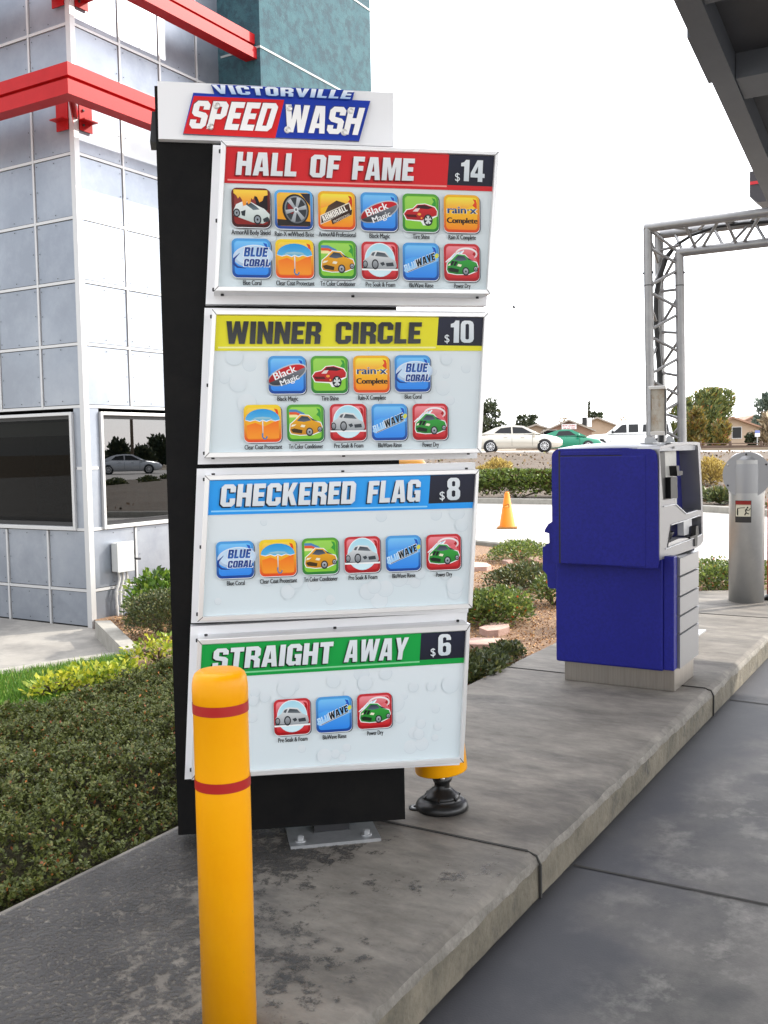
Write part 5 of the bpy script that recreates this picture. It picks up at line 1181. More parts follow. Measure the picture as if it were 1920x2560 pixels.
def shrub(name, label, c, rx, ry, h, m, n, leaf, group=None, flat=.6, cat='shrub', up=.5, rot=0, elong=1.7):
    """leafy clump: twigs plus leaves spread through an uneven dome"""
    c = Vector(c); r_ = np.random.default_rng(int(abs(c.x*1000+c.y*77)) % 99991)
    t = thing(name, label, cat, c, group)
    d = r_.normal(size=(n, 3)); d[:, 2] = np.abs(d[:, 2]); d /= np.linalg.norm(d, axis=1)[:, None]
    s_ = r_.uniform(0, 1, n)**.33
    lump = 1 + .22*np.array([noise.noise(Vector((x*2.1+c.x*3, y*2.1+c.y*3, z*2.1))) for x, y, z in d]) + .12*np.array([noise.noise(Vector((x*5+c.x, y*5, z*5))) for x, y, z in d])
    P = d*(s_*lump)[:, None]; P[:, 2] = np.sign(P[:, 2])*np.abs(P[:, 2])**flat
    Q = np.stack([P[:, 0]*rx, P[:, 1]*ry, .02+P[:, 2]*h], 1)
    ca, sa = math.cos(rot), math.sin(rot); Q = np.stack([c.x+Q[:, 0]*ca-Q[:, 1]*sa, c.y+Q[:, 0]*sa+Q[:, 1]*ca, c.z+Q[:, 2]], 1)
    V, F = leaf_quads(Q, leaf, up, elong, r_, nrm=d)
    np_mesh('foliage', V, F, m, parent=t)
    k = MB()
    for i in range(14):
        a = r_.uniform(0, 6.283); q = r_.uniform(.3, .85); e = c+Vector((math.cos(a)*rx*q, math.sin(a)*ry*q, h*r_.uniform(.35, .8)))
        k.tube([c+Vector((0, 0, -.02)), c+(e-c)*.5+Vector((0, 0, h*.12)), e], [.010*max(1, h), .007*max(1, h), .003*max(1, h)], 5)
    k.build('stems', MATS['bark'], t); return t
mat('bark', (.10, .075, .05), .9, var=(.16, .125, .09), scale=14)
G1 = 'ground cover clumps in sunlit colouring along its back edge'
for i, (x, y, z, rx, ry, h, n, lb) in enumerate(((135, 1742, .1, .20, .14, .13, 260, 'smallest ground cover clump in sunlit yellow green, at the lawn end'), (206, 1730, .1, .27, .18, .16, 420, 'ground cover clump in sunlit yellow green beside the lawn, second from the lawn end'), (300, 1718, .1, .25, .17, .15, 360, 'ground cover clump in sunlit yellow green between the lawn kerb and the dark cover'), (398, 1655, .1, .33, .2, .18, 420, 'ground cover clump in sunlit yellow green nearest the black slab of the menu board'))):
    shrub('sun_tinted_shrub', lb, onz(x, y, z), rx, ry, h, lf_suntint, n, .028, G1, .8)  # sunlit back of the ground cover, built as separate lighter clumps
shrub('glossy_shrub', 'bright green broad leaved shrub against the metal wall beside the conduits', onz(410, 1551, .08), .38, .30, .44, lf_green, 1500, .042)
shrub('trimmed_shrub', 'dark olive clipped shrub in front of the bright green one by the wall', onz(412, 1594, .08), .36, .34, .37, lf_olive, 9000, .016, flat=.45)
for x, y, rx, ry, h, n, m, lb in ((1232, 1556, .44, .34, .27, 5200, lf_shrub, 'rounded green shrub beside the pink stepping stones'), (1312, 1470, .48, .40, .24, 3600, lf_olive, 'loose olive shrub at the back of the kiosk, with reddish tips'), (1296, 1400, .55, .4, .24, 2600, lf_shrub, 'dark spreading shrub at the lot edge of the bed'), (1385, 1512, .26, .26, .26, 1400, lf_shrub, 'small shrub touching the back of the blue kiosk'),
        (1185, 1700, .36, .22, .16, 1700, lf_olive, 'low dark shrub along the island edge, next to the menu board'), (1262, 1652, .20, .12, .11, 700, lf_olive, 'small dark creeping shrub on the island edge before the kiosk'), (1775, 1476, .60, .40, .30, 2600, lf_shrub, 'green shrub behind the island end between kiosk and gate post'), (1868, 1476, .60, .40, .30, 2600, lf_shrub, 'green shrub behind the silver gate post')):
    shrub('bed_shrub', lb, onz(x, y, .08), rx, ry, h, m, n, .026, 'shrubs on the mulch bed', .6)
# lawn
LP = [(p.x, p.y) for p in (onz(-90, 1704, .09), onz(20, 1692, .09), onz(200, 1664, .09), onz(322, 1643, .09))] + [(p.x, p.y) for p in gB[1:]]
k = MB(); k.prism(LP, XYZ, .05, .092); structure(k.build('lawn', m_soil))
X, Y = scatter(LP, 16000); n = len(X)
if n:
    a = NR.uniform(0, 6.283, n); hgt = NR.uniform(.03, .07, n); lean = NR.normal(size=(n, 2))*.018; w_ = .0035
    B = np.stack([X, Y, np.full(n, .09)], 1); dx = np.stack([np.cos(a)*w_, np.sin(a)*w_, np.zeros(n)], 1); T = B+np.stack([lean[:, 0], lean[:, 1], hgt], 1)
    V = np.stack([B-dx, B+dx, T+dx*.3, T-dx*.3], 1).reshape(-1, 3)
    tag(np_mesh('grass', V, np.arange(4*n).reshape(n, 4), lf_grass), 'short green lawn grass beside the walkway kerb', 'grass', None, 'stuff')
# bark chips and gravel on the bed
MP = [(6.0, 2.70), (9.7, 2.72), (10.6, 1.6), (12.9, 4.5), (13.6, 6.0), (9, 6.3), (6.3, 6.4)]
X, Y = scatter(MP, 26000); X2, Y2 = scatter([(5.7, 5.75), (6.5, 6.95), (8.3, 7.0), (7.5, 5.3)], 3500); X = np.concatenate([X, X2]); Y = np.concatenate([Y, Y2])
V, F = leaf_quads(np.stack([X, Y, np.full(len(X), .083)], 1), .017, .25, 1.3)
tag(np_mesh('mulch_chips', V, F, lf_chip), 'tan bark chips and gravel covering the planting bed', 'mulch', None, 'stuff')
# stepping stones
def px2(a, b): p = onz(1160+a*.1718, 1340+b*.1718, .135); return (p.x, p.y)
for pts, lb in (([(220, 1330), (340, 1378), (500, 1368), (662, 1325), (645, 1262), (520, 1254), (380, 1262)], 'pink flagstone just in front of the rounded shrub'),
                ([(20, 1575), (300, 1578), (480, 1575), (602, 1495), (470, 1482), (150, 1478), (40, 1500)], 'pink grey flagstone nearest the menu board'),
                ([(120, 452), (330, 448), (402, 432), (330, 388), (150, 374), (60, 400)], 'pale flagstone far back in the bed by the board frame'),
                ([(548, 350), (640, 372), (705, 364), (690, 338), (600, 336)], 'pale flagstone half hidden by the loose olive shrub'), ([(900, 322), (1000, 326), (1110, 312), (1095, 300), (930, 304)], 'small pale flagstone close to the kiosk hood')):
    k = MB(); k.prism([px2(*p) for p in pts], XYZ, .07, .135); tag(k.build('stepping_stone', m_stone), lb, 'stepping stone', 'flagstones set in the mulch bed')
# hedge and dry bushes beyond the lot
shrub('hedge', 'long clipped green hedge behind the far lot kerb', (26.75, 11.5, .12), .65, 3.4, .78, leafmat('hedge_leaves', [('#5d6e2c', 30), ('#75843a', 26), ('#47562a', 26), ('#58482c', 12)], .5, .2), 16000, .075, None, .35, 'hedge')
GD = 'dry yellow bushes on the dirt bank'
for x, y, rx, h, m, lb in ((1243, 1192, .7, .62, lf_dry, 'dry yellow bush on the bank above the hedge'), (1212, 1196, .45, .4, lf_dry, 'small dry bush at the board edge, above the hedge'), (1778, 1212, .62, .75, lf_dry, 'round golden bush on the bank right of the kiosk'), (1720, 1250, .5, .35, lf_olive, 'low olive weed clump by the lot kerb right of the kiosk'), (1800, 1258, .55, .3, lf_olive, 'low weed clump by the lot kerb near the gate post')):
    shrub('dry_bush', lb, hit(x, y), rx, rx*.8, h, m, 1700, .055, GD, .7, 'bush', .8, elong=3.2)
X = NR.uniform(-9, 14, 2600); U = NR.uniform(.02, .98, 2600); P = []
for t, u in zip(X, U):
    d0 = dcurb(t)+.1; d = d0+(DROAD-d0)*u; p = ED*d+ET*t; P.append((p.x, p.y, hemb(t, d)+.03))
V, F = leaf_quads(np.array(P), NR.uniform(.05, .16, len(P)), .9, 1.0)
tag(np_mesh('bank_rubble', V, F, leafmat('rubble', [('#86694a', 30), ('#6c5238', 25), ('#a08662', 8), ('#6c6a3a', 16), ('#4c3a26', 20)], .9, 0)), 'stones and dry weeds strewn over the dirt bank', 'rubble', None, 'stuff')

# ------------------------------------------------------------------ far trees
def tree(name, label, x0, x1, ytop, D, m, n, leaf, shape='round', zb=1.26, group='trees beyond the road', base=None):
    c = atd((x0+x1)/2, 1100, D); c.z = zb; top = atd((x0+x1)/2, ytop, D).z; wv = (x1-x0)/FPX*D/2; h = top-zb
    t = thing(name, label, 'tree', c, group); r_ = np.random.default_rng(int(x0*7+x1)); rd = random.Random(int(x0))
    k = MB(); k.tube([c, c+Vector((.05, .05, h*.3)), c+Vector((.1, 0, h*.62))], [.05+.03*h, .03+.022*h, .03], 8)
    for i in range(7):
        a = rd.uniform(0, 6.28); z0 = h*rd.uniform(.2, .5); e = c+Vector((math.cos(a)*wv*.7, math.sin(a)*wv*.7, h*rd.uniform(.5, .88))); k.tube([c+Vector((.05, .02, z0)), c.lerp(e, .5)+Vector((0, 0, z0*.4)), e], [.05, .035, .015], 5)
    k.build('trunk', MATS['bark'], t)
    P = []; Nn = []
    if shape == 'column':
        for _ in range(n):
            z = r_.uniform(.05, 1); rr = wv*(1-z)**.6*math.sqrt(r_.uniform(0, 1)); a = r_.uniform(0, 6.283); P.append((c.x+rr*math.cos(a), c.y+rr*math.sin(a), c.z+z*h)); Nn.append((0, 0, 1.2))
    else:
        nc = 26 if shape != 'feather' else 40
        C = []
        for _ in range(nc):
            a = rd.uniform(0, 6.283); z = rd.uniform(.22 if base is None else base, .92); rr = wv*math.sqrt(rd.uniform(.02, 1))*(1-max(0, z-.55)*1.3 if shape != 'cone' else (1.05-z)); C.append((c.x+rr*math.cos(a)*.8, c.y+rr*math.sin(a)*.8, c.z+z*h, rd.uniform(.16, .3)*wv*(1.15 if shape != 'cone' else .95)))
        for _ in range(n):
            x, y, z, r2 = C[int(r_.integers(nc))]; d = r_.normal(size=3); d /= np.linalg.norm(d); q = r_.uniform(.2, 1)**.4*r2
            if shape == 'feather': P.append((x+d[0]*q, y+d[1]*q, min(z+d[2]*q*1.3+.25*q*abs(d[0]), c.z+h*1.02))); Nn.append((d[0]*.5+.5, d[1]*.5-.3, .9))
            else: P.append((x+d[0]*q, y+d[1]*q, z+d[2]*q*.8)); Nn.append(d)
    V, F = leaf_quads(np.array(P), leaf, .5, 1.6 if shape != 'feather' else 3.4, r_, nrm=np.array(Nn))
    np_mesh('crown', V, F, m, parent=t); return t
lf_pine = leafmat('pine_needles', [('#38432c', 30), ('#475236', 26), ('#2b3424', 26), ('#5d6040', 10)], .6, .1)
lf_desert = leafmat('desert_tree_leaves', [('#5f6c3a', 30), ('#737a40', 24), ('#4c5a34', 22), ('#8f8a42', 12), ('#a06a30', 5)], .6, .25)
lf_orange = leafmat('autumn_leaves', [('#7c6c30', 30), ('#8f7a34', 22), ('#6a6834', 26), ('#7a4a26', 9), ('#585c30', 16)], .6, .25)
lf_bluegreen = leafmat('grey_green_leaves', [('#56685a', 30), ('#68786a', 24), ('#44544a', 24), ('#7b8878', 10)], .6, .2)
lf_pale = leafmat('bare_twigs', [('#9a8a70', 30), ('#b0a084', 20), ('#7d6e58', 20)], .8, .1)
tree('pine_tree', 'dark ragged pine tree at the edge of the menu board, above the sedan', 1160, 1280, 998, 84, lf_pine, 4200, .19, 'round', base=.1)
tree('round_tree', 'dark round tree above the sedan roof, left of its twin', 1286, 1326, 1036, 100, lf_pine, 1500, .2)
tree('round_tree', 'dark round tree above the sedan windscreen, right of its twin', 1314, 1352, 1034, 104, lf_pine, 1500, .2)
tree('cypress_tree', 'thin dark cypress spire behind the gabled house', 1466, 1480, 1006, 108, lf_pine, 1100, .16, 'column')
tree('round_tree', 'dark bushy tree right next to the cypress spire', 1470, 1514, 1024, 106, lf_pine, 1700, .2)
tree('bare_tree', 'pale leafless tree behind the gable roof ridge', 1376, 1440, 1040, 112, lf_pale, 420, .16)
tree('bare_tree', 'pale leafless tree behind the white pickup', 1534, 1580, 1034, 112, lf_pale, 380, .16)
tree('desert_tree', 'large feathery green desert tree right of the truss', 1700, 1858, 980, 78, lf_desert, 9500, .14, 'feather', base=.06)
tree('desert_tree', 'dense olive tree directly behind the truss leg', 1668, 1748, 998, 80, lf_desert, 2800, .17, 'feather', base=.1)
tree('autumn_tree', 'orange leaved small tree between the truss and the feathery green tree', 1712, 1772, 1022, 75, lf_orange, 2200, .15, 'feather', base=.08)
tree('autumn_tree', 'low yellow brown tree in front of the tan stucco house', 1778, 1828, 1052, 73, lf_orange, 1500, .14, 'feather', base=.05)
tree('grey_green_tree', 'grey green tree at the frame edge beyond the road sign', 1872, 1990, 992, 92, lf_bluegreen, 3600, .19, 'feather', base=.2)
tree('dry_palm', 'dry tan fronded plant at the frame edge beside the road sign', 1896, 1950, 1052, 74, lf_pale, 900, .30, 'feather', base=.1)
tree('dark_bush', 'dark green bush at the foot of the road sign', 1862, 1902, 1082, 76, lf_pine, 1200, .14, base=.1)

# ------------------------------------------------------------------ houses, fence, signs
def house(label, gx0, gx1, yr, ye, D, depth, wallc, roofc, win=(), zb=1.26, yaw=0, ridge=None):
    """gable end towards the road"""
    c = atd((gx0+gx1)/2, 1100, D); hw = (gx1-gx0)/FPX*D/2; zr_ = atd((gx0+gx1)/2, yr, D).z-zb; ze = atd(gx0, ye, D).z-zb
    c.z = zb; t = thing('house', label, 'house', c, 'houses beyond the road')
    ex = ET.copy(); ey = ED.copy(); rx_ = 0 if ridge is None else ridge*hw
    f = lambda a, b, q: c+ex*a+ey*q+Vector((0, 0, b))
    k = MB(); k.prism([(-hw, 0), (hw, 0), (hw, ze), (rx_, zr_), (-hw, ze)], f, 0, depth); k.build('wall', wallc, t)
    for s in (-1, 1):
        e = hw*s; sl = (ze-zr_)/(e-rx_); ov = .35*s; k = MB()
        k.prism([(rx_, zr_+.02), (e+ov, ze+sl*ov+.02), (e+ov, ze+sl*ov+.16), (rx_, zr_+.18)], f, -.4, depth+.4); k.build('roof', roofc, t)
    for a, b, w2, h2 in win:
        k = MB(); k.prism([(a-w2/2-.06, b-.06), (a+w2/2+.06, b-.06), (a+w2/2+.06, b+h2+.06), (a-w2/2-.06, b+h2+.06)], f, -.03, .02); wo = k.build('window', m_trim, t)
        k = MB(); k.prism([(a-w2/2, b), (a+w2/2, b), (a+w2/2, b+h2), (a-w2/2, b+h2)], f, -.04, -.031); k.build('pane', m_glass, wo)
    return t, f, hw, ze, zr_
w_pink = mat('house_pink_wall', (.34, .22, .17), .9, var=(.38, .25, .2), scale=.5); w_tan = mat('house_tan_wall', (.42, .32, .23), .9, var=(.46, .36, .27), scale=.4)
r_grey = mat('house_grey_roof', (.34, .30, .26), .9, var=(.40, .36, .31), scale=3); r_tile = mat('house_tile_roof', (.34, .2, .14), .9, var=(.40, .25, .18), scale=3)
h1, f1, hw1, ze1, zr1 = house('pinkish gabled house with the leasing sign on its gable', 1366, 1478, 1053, 1078, 86, 9, w_pink, r_grey, ((-1.6, .7, 1.1, 1.0),))
house('low grey roofed house behind the gabled one, under the cypress', 1425, 1560, 1047, 1076, 98, 12, w_tan, r_grey, ((-1.5, .8, 1.2, 1.0),))
house('pale roofed house partly hidden behind the sedan roof', 1290, 1392, 1064, 1082, 94, 9, w_tan, r_grey)
house('tan stucco house with a tiled roof right of the feathery tree', 1776, 1896, 1046, 1072, 88, 11, w_tan, r_tile, ((.2, .75, .75, .95),), ridge=-.1)
house('small tile roofed house far behind the road sign', 1850, 1925, 1040, 1058, 130, 9, w_pink, r_tile)
p = f1(0, 0, 0); sg = thing('leasing_sign', 'white leasing banner with red lettering on the pink gable', 'sign', f1(-.05, ze1+.2, -.1))
sw_ = 36/FPX*86; shh = 12.5/FPX*86; sc_ = atd(1422, 1067, 86); sc_b = sc_.z-1.26; sa = (sc_-p).dot(ET)
k = MB(); k.prism([(sa-sw_/2, sc_b-shh/2), (sa+sw_/2, sc_b-shh/2), (sa+sw_/2, sc_b+shh/2), (sa-sw_/2, sc_b+shh/2)], f1, -.46, -.42); k.build('board', m_white, sg)
A = Art(lambda a, b, t: f1(sa+a, sc_b+b, -.465-t)); A.dz = .002
# plane faces the road (towards -ED): a runs along ET
A.text('NOW LEASING', 0, .015, .155, sw_*.9, '#b01c1c', bold=.008); A.text('760 269 7357', 0, -.185, .13, sw_*.84, '#b01c1c', bold=.008); A.build('lettering', printmat('matte_print', .7, 0), sg)
for x, y in ((1462, 1050), (1472, 1052)):
    q = atd(x, y, 90); t = thing('rooftop_unit', 'white rooftop cooler on the grey roof, %s' % ('left one of the pair' if x == 1462 else 'right one of the pair'), 'roof cooler', q, 'rooftop coolers'); k = MB(); k.box((-.2, -.2, -.55), (.2, .2, .25), bev=.02, M=Matrix.Translation(q)); k.build('case', m_white if x > 1465 else m_dark, t)
fe = thing('fence', 'low brown wall and rail fence along the far side of the road', 'fence', rp(14, 69.6, 1.2))
for i, t0 in enumerate(np.arange(6, 26, 2.0)):
    k = MB(); k.box((-.09, -.09, -.2), (.09, .09, .62), M=Matrix.Translation(rp(t0, 69.8, zr(t0)))); k.build('post', mat('fence_post', (.12, .08, .06), .9) if i == 0 else MATS['fence_post'], fe)
for z0, z1 in ((-.1, .34), (.44, .50)):
    k = MB(); k.loft([[rp(t0, 69.75, zr(t0)+z0), rp(t0, 69.85, zr(t0)+z0), rp(t0, 69.85, zr(t0)+z1), rp(t0, 69.75, zr(t0)+z1)] for t0 in (6, 12, 18, 25)]); k.build('rail' if z0 > 0 else 'low_wall', MATS['fence_post'], fe)
q0, q1 = atd(1893, 1114, 69.5), atd(1892, 1077, 69.5); rs = thing('road_sign', 'small blue and white sign on a thin post at the far road edge', 'road sign', q0)
k = MB(); k.tube([Vector((q0.x, q0.y, zr(12)-.1)), Vector((q0.x, q0.y, q1.z+.02))], .035, 8); k.build('post', m_galv, rs)
k = MB(); M_ = Matrix.Translation(Vector((q0.x, q0.y, q1.z-.19))-ED*.05) @ Matrix(((ET.x, ED.x, 0, 0), (ET.y, ED.y, 0, 0), (0, 0, 1, 0), (0, 0, 0, 1)))
k.box((-.17, -.01, -.22), (.17, .01, .02), M=M_); k.build('plate', m_white, rs); k = MB(); k.box((-.17, -.01, .021), (.17, .01, .22), M=M_); k.build('blue_plate', mat('sign_blue', (.18, .22, .5), .5), rs)
for i, (a, b) in enumerate((((1150, 1062), (1470, 1066)), ((1150, 1034), (1640, 1006)), ((1700, 1022), (1990, 1000)))):
    p0, p1 = atd(*a, 120), atd(*b, 120); k = MB(); k.tube([p0.lerp(p1, s)-Vector((0, 0, .8*math.sin(math.pi*s))) for s in [j/12 for j in range(13)]], .018, 4)
    tag(k.build('power_line', m_galv), ('thin wire sagging across the sky just over the far roofs', 'thin wire rising across the sky over the pickup', 'thin wire in the sky right of the truss')[i], 'power line', 'overhead wires')

# ------------------------------------------------------------------ cars
m_tyre = mat('tyre', (.012, .012, .012), .8); m_rim = mat('rim', (.62, .62, .63), .3, .6); m_chrome = mat('chrome', (.7, .7, .7), .15, 1)
def car(name, label, cat, paint, pos, face, prof, Wd, cab, wheels, scale=1, cabpaint=None, group='cars on the road', glass=None, side_wins=()):
    """prof: stations (x, z_bottom, z_shoulder, z_top, half-width factor); cab: side outline of the greenhouse"""
    t = thing(name, label, cat, pos, group); fx = face.normalized(); fy = Vector((-fx.y, fx.x, 0))
    g = lambda x, y, z: Vector(pos)+(fx*x+fy*y+Vector((0, 0, z)))*scale
    k = MB(); rings = []
    for x, zb, zs, zt, wf in prof:
        h = Wd/2*wf; half = [(h*.90, zb), (h*.99, zb+.12), (h, (zb+zs)/2), (h*.97, zs), (h*.84, (zs+zt)/2+.02), (h*.55, zt), (0, zt+.015)]
        rings.append([g(x, y, z) for y, z in half] + [g(x, -y, z) for y, z in half[-2::-1]])
    k.loft(rings, smooth=True); k.build('body', paint, t)
    pts = cab; h0, h1 = Wd/2*.90, Wd/2*.68; zmin = min(z for _, z in pts); zmax = max(z for _, z in pts)
    hy = lambda z: h0+(h1-h0)*(z-zmin)/(zmax-zmin)
    k = MB(); k.loft([[g(x, hy(z)*s, z) for s in (1, .6, 0, -.6, -1)] for x, z in pts], closed=False, caps=False)
    for s in (1, -1): k.add([g(x, hy(z)*s, z) for x, z in pts], [tuple(range(len(pts)))])
    k.build('cabin', cabpaint or paint, t)
    for win in side_wins:
        for s in (1, -1):
            k = MB(); k.add([g(x, (hy(z)+.012)*s, z) for x, z in win], [tuple(range(len(win)))]); k.build('side_window', glass or m_glass, t)
    n = len(pts)
    for i in (0, n-2):
        (x0, z0), (x1, z1) = pts[i], pts[i+1]
        l0, l1 = .12, .9; d = Vector((x1-x0, 0, z1-z0)); nn = Vector((-d.z, 0, d.x)).normalized()*.012
        q = [(x0+d.x*l0+nn.x, z0+d.z*l0+nn.z), (x0+d.x*l1+nn.x, z0+d.z*l1+nn.z)]
        k = MB(); k.add([g(q[0][0], hy(q[0][1])*.9, q[0][1]), g(q[0][0], -hy(q[0][1])*.9, q[0][1]), g(q[1][0], -hy(q[1][1])*.88, q[1][1]), g(q[1][0], hy(q[1][1])*.88, q[1][1])], [(0, 1, 2, 3)]); k.build('windscreen', glass or m_glass, t)
    for wx, wr in wheels:
        for s in (1, -1):
            k = MB(); R0 = Matrix.Translation(g(wx, s*Wd/2*.985, wr)) @ (fy*s).to_track_quat('Z', 'Y').to_matrix().to_4x4()
            k.lathe([(0, -.18), (wr*1.13*scale, -.18), (wr*1.13*scale, .006), (0, .006)], n=28, M=R0); k.build('wheel_arch', m_dark, t)
            k = MB(); k.lathe([(0, -.15), (wr*scale, -.15), (wr*scale, .0), (wr*.94*scale, .025), (wr*.70*scale, .025), (0, .012)], n=28, M=R0); wo = k.build('wheel', m_tyre, t)
            k = MB(); rr = wr*.68*scale; k.lathe([(rr, .018), (rr, .032), (rr*.86, .034), (rr*.86, .020)], n=28, M=R0); k.lathe([(0, .035), (rr*.25, .035), (rr*.25, .016)], n=12, M=R0)
            for q in range(10):
                a = q*math.pi/5; ca, sa = math.cos(a), math.sin(a); w2 = .018*scale
                k.add([R0 @ Vector((ca*rr*.2-sa*w2, sa*rr*.2+ca*w2, .031)), R0 @ Vector((ca*rr*.2+sa*w2, sa*rr*.2-ca*w2, .031)), R0 @ Vector((ca*rr*.9+sa*w2*1.3, sa*rr*.9-ca*w2*1.3, .031)), R0 @ Vector((ca*rr*.9-sa*w2*1.3, sa*rr*.9+ca*w2*1.3, .031))], [(0, 1, 2, 3)])
            k.build('rim', m_rim, wo)
    L_ = prof[-1][0]; 
    for s in (1, -1):
        xf = L_-.16; k = MB(); k.box((-.10, -.16, -.06), (.05, .16, .06), bev=.03, M=Matrix.Translation(g(xf, s*Wd/2*.62, prof[-2][2]-.02)) @ Matrix.Rotation(math.atan2(fx.y, fx.x), 4, 'Z')); k.build('headlight', m_chrome, t)
        xr = prof[0][0]+.10; k = MB(); k.box((-.05, -.14, -.07), (.06, .14, .07), bev=.02, M=Matrix.Translation(g(xr, s*Wd/2*.66, prof[1][2]-.02)) @ Matrix.Rotation(math.atan2(fx.y, fx.x), 4, 'Z')); k.build('tail_light', m_redband, t)
    return t, g, hy
def details(t, g, Wd, doors, handles, mirror, paint, z0=.35, z1=.92):
    for s in (1, -1):
        for x in doors: k = MB(); k.add([g(x-.006, s*(Wd/2+.004), z0), g(x+.006, s*(Wd/2+.004), z0), g(x+.006, s*(Wd/2+.002), (z0+z1)/2), g(x+.006, s*(Wd/2*.972+.004), z1), g(x-.006, s*(Wd/2*.972+.004), z1), g(x-.006, s*(Wd/2+.002), (z0+z1)/2)], [(0, 1, 2, 5), (5, 2, 3, 4)]); k.build('door_gap', m_dark, t)
        for x, z in handles: k = MB(); k.tube([g(x-.1, s*(Wd/2+.012), z), g(x+.1, s*(Wd/2+.012), z)], .018, 6); k.build('handle', m_chrome, t)
        x, z = mirror; k = MB(); k.lathe([(0, -.13), (.09, -.09), (.10, 0), (.08, .09), (0, .12)], n=10, M=Matrix.Translation(g(x, s*(Wd/2+.06), z)) @ (g(0, 1, 0)-g(0, 0, 0)).to_track_quat('Z', 'Y').to_matrix().to_4x4()); k.build('mirror', paint, t)
m_champ = mat('champagne_paint', (.60, .56, .48), .25, .25, coat=.6); m_greenp = mat('green_paint', (.0, .19, .10), .3, coat=.3); m_whitep = mat('white_paint', (.80, .80, .78), .3, coat=.5); m_silvp = mat('silver_car_paint', (.55, .57, .6), .28, .4, coat=.5)
def on_road(x, D): 
    p = atd(x, 1130, D); p.z = zr(p.dot(ET))+.002; return p
SEDAN = [(-2.42, .42, .62, .78, .72), (-2.34, .30, .74, .93, .88), (-1.9, .22, .88, 1.02, .97), (-1.2, .20, .93, 1.03, 1), (.3, .20, .92, 1.0, 1), (1.0, .20, .88, .98, 1), (1.7, .21, .80, .90, .97), (2.2, .24, .70, .78, .90), (2.42, .36, .56, .62, .74)]
SCAB = [(-1.95, 1.0), (-1.15, 1.36), (-.75, 1.44), (-.1, 1.47), (.35, 1.42), (1.28, .96)]
SWIN = ([(-1.22, 1.06), (-.88, 1.32), (-.32, 1.38), (-.30, 1.03)], [(-.22, 1.03), (-.24, 1.38), (.28, 1.34), (.86, 1.02)])
def sedan(label, pos, face, paint, sc=1, group='cars on the road'):
    t, g, hy = car('sedan', label, 'car', paint, pos, face, SEDAN, 1.84, SCAB, ((-1.42, .335), (1.46, .335)), sc, None, group, None, SWIN)
    details(t, g, 1.84, (-.27, .82), ((-.62, .86), (.30, .84)), (.92, 1.02), paint); return t
sedan('champagne coloured four door sedan on the near lane of the road', on_road(1293, 57.3), ET, m_champ, 1.06)
CPE = [(-2.15, .4, .6, .74, .75), (-2.05, .28, .72, .88, .9), (-1.2, .2, .86, .95, 1), (.4, .2, .84, .93, 1), (1.2, .2, .78, .86, .98), (1.9, .22, .66, .72, .9), (2.12, .36, .52, .58, .75)]
t, g, hy = car('coupe', 'green coupe half hidden behind the sedan and the kiosk', 'car', m_greenp, on_road(1414, 62.2), ET, CPE, 1.76, [(-1.55, .93), (-.55, 1.30), (-.1, 1.36), (.35, 1.32), (1.25, .90)], ((-1.3, .31), (1.3, .31)), 1.03, None, 'cars on the road', None, ([(-.62, .96), (-.42, 1.24), (.2, 1.26), (.62, .97)],))
details(t, g, 1.76, (-.7, .8), ((-.45, .82),), (.72, .98), m_greenp)
PK = [(-2.75, .55, .9, 1.08, .92), (-2.7, .45, .98, 1.14, .97), (-1.0, .42, 1.0, 1.14, 1), (.9, .42, 1.02, 1.14, 1), (1.5, .42, 1.0, 1.14, 1), (2.5, .45, .95, 1.08, .97), (2.75, .5, .85, .95, .9)]
t, g, hy = car('pickup_truck', 'white pickup truck with a matching camper shell, behind the truss leg', 'pickup truck', m_whitep, on_road(1572, 64.5), -ET, PK, 1.98, [(-2.68, 1.12), (-2.55, 1.82), (-.85, 1.84), (-.7, 1.86), (.55, 1.84), (1.42, 1.12)], ((-1.75, .39), (1.85, .39)), .99, None, 'cars on the road', None,
  ([(-2.45, 1.24), (-2.4, 1.70), (-1.75, 1.72), (-1.72, 1.24)], [(-1.55, 1.24), (-1.55, 1.72), (-.85, 1.72), (-.78, 1.24)], [(-.52, 1.22), (-.52, 1.74), (.08, 1.74), (.10, 1.22)], [(.22, 1.20), (.22, 1.74), (.5, 1.72), (1.12, 1.20)]))
details(t, g, 1.98, (.16, -.66, 1.25), ((.42, 1.02),), (1.12, 1.26), m_dark, .5, 1.0)
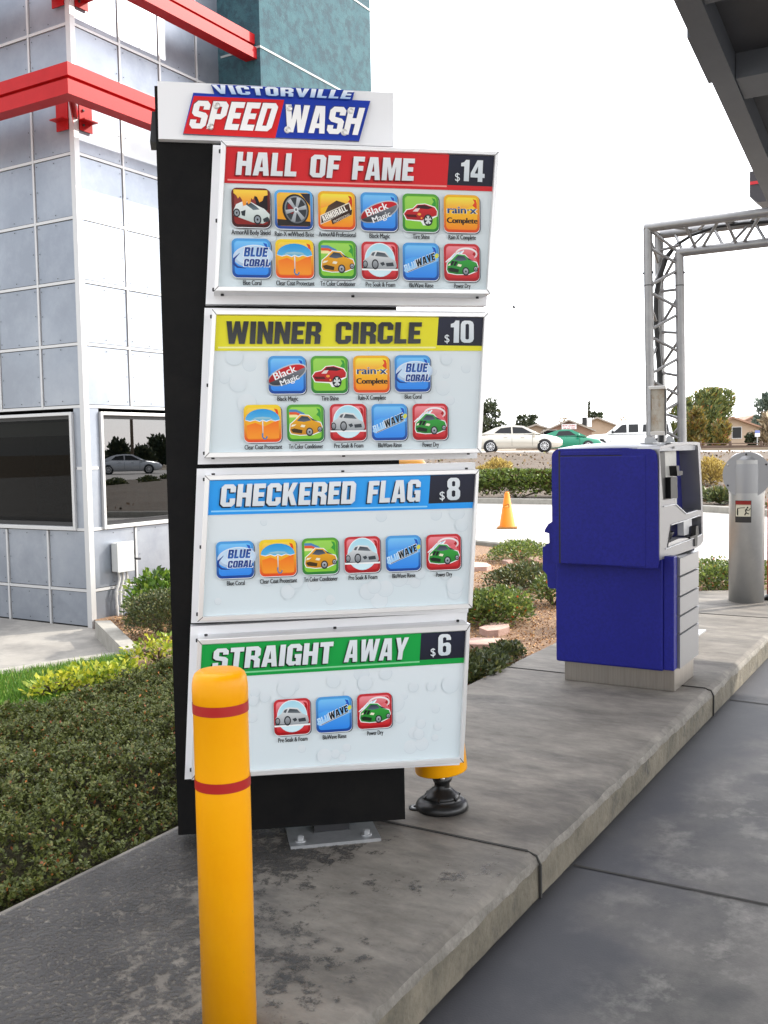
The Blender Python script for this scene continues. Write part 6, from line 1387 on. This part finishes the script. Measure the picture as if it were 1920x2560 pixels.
# street and car on the driveway side, seen only mirrored in the building's window
Wp = onax(322, 1150, 1, BY); dd = ray(322, 1150); dm = Vector((dd.x, -dd.y, 0)).normalized(); pm = Vector((-dm.y, dm.x, 0)); W0 = Vector((Wp.x, Wp.y, 0))
def rq(s0, s1, z): return [((W0+dm*s+pm*t_).x, (W0+dm*s+pm*t_).y) for s, t_ in ((s0, -70), (s1, -70), (s1, 70), (s0, 70))]
sheet('verge', rq(25, 49, .03), .03, m_dirt); sheet('side_road', rq(49, 80, .1), .10, m_road); sheet('side_field', rq(80, 300, .12), .12, m_far, dz=.5)
sedan('silver sedan passing on the side street, seen mirrored in the window', W0+dm*66+Vector((0, 0, .102)), pm, m_silvp, 1, 'cars on the side street')
for i, s in enumerate((-1.5, -.5, .9, 1.9)): shrub('verge_shrub', ('olive shrub on the verge across the driveway', 'low olive shrub on the verge, next along', 'dark shrub on the verge nearer the canopy column', 'far dark shrub on the verge across the driveway')[i], W0+dm*(30+3*i)+pm*s+Vector((0, 0, .03)), .6, .5, .5, lf_olive, 900, .08, 'shrubs on the side verge')

for i, (s, q, h) in enumerate(((92, -3.4, 2.4), (95, -.9, 2.9), (90, 1.3, 2.1), (97, 3.2, 3.3))):
    shrub('side_tree', ('leafy tree beyond the side street, left end of its row', 'leafy tree beyond the side street, shorter one near the left end', 'leafy tree beyond the side street, lowest of its row', 'leafy tree beyond the side street, tallest at the right end')[i], W0+dm*s+pm*q+Vector((0, 0, .1)), 1.2, 1.2, h, lf_pine, 1500, .3, 'trees beyond the side street', .7, 'tree')

for i, q in enumerate((-2.3, .4)):
    b_ = W0+dm*86+pm*q+Vector((0, 0, .1)); t = thing('utility_pole', ('wooden utility pole across the side street, nearer the canopy column', 'wooden utility pole across the side street, farther along the street')[i], 'utility pole', b_, 'poles beyond the side street')
    k = MB(); k.tube([b_, b_+Vector((0, 0, 9))], [.16, .12], 8); k.build('shaft', MATS['bark'], t)
    k = MB(); k.tube([b_+Vector((0, 0, 8.3))-pm*1.1, b_+Vector((0, 0, 8.3))+pm*1.1], .07, 6); k.build('cross_arm', MATS['bark'], t)

# ------------------------------------------------------------------ bird
bc_ = atd(1285, 770, 30); bd = thing('bird', 'small dark bird flying in the white sky right of the menu board', 'bird', bc_)
ex, ez = ET, Vector((0, 0, 1)); k = MB()
k.tube([bc_-ex*.07, bc_-ex*.03, bc_+ex*.03, bc_+ex*.065, bc_+ex*.09], [.004, .018, .020, .013, .003], 8)
for s in (1, -1):
    a = bc_+ex*.03; b = bc_-ex*.025; tip = bc_+ED*s*.06+ez*.10-ex*.05; mid = bc_+ED*s*.05+ez*.05+ex*.03
    k.add([a, mid, tip, b, a-ez*.004, mid-ez*.003, tip-ez*.002, b-ez*.004], [(0, 1, 2, 3), (7, 6, 5, 4), (0, 4, 5, 1), (1, 5, 6, 2), (2, 6, 7, 3)])
k.add([bc_-ex*.05, bc_-ex*.11+ED*.02, bc_-ex*.11-ED*.02], [(0, 1, 2)])
k.build('body', m_dark, bd)
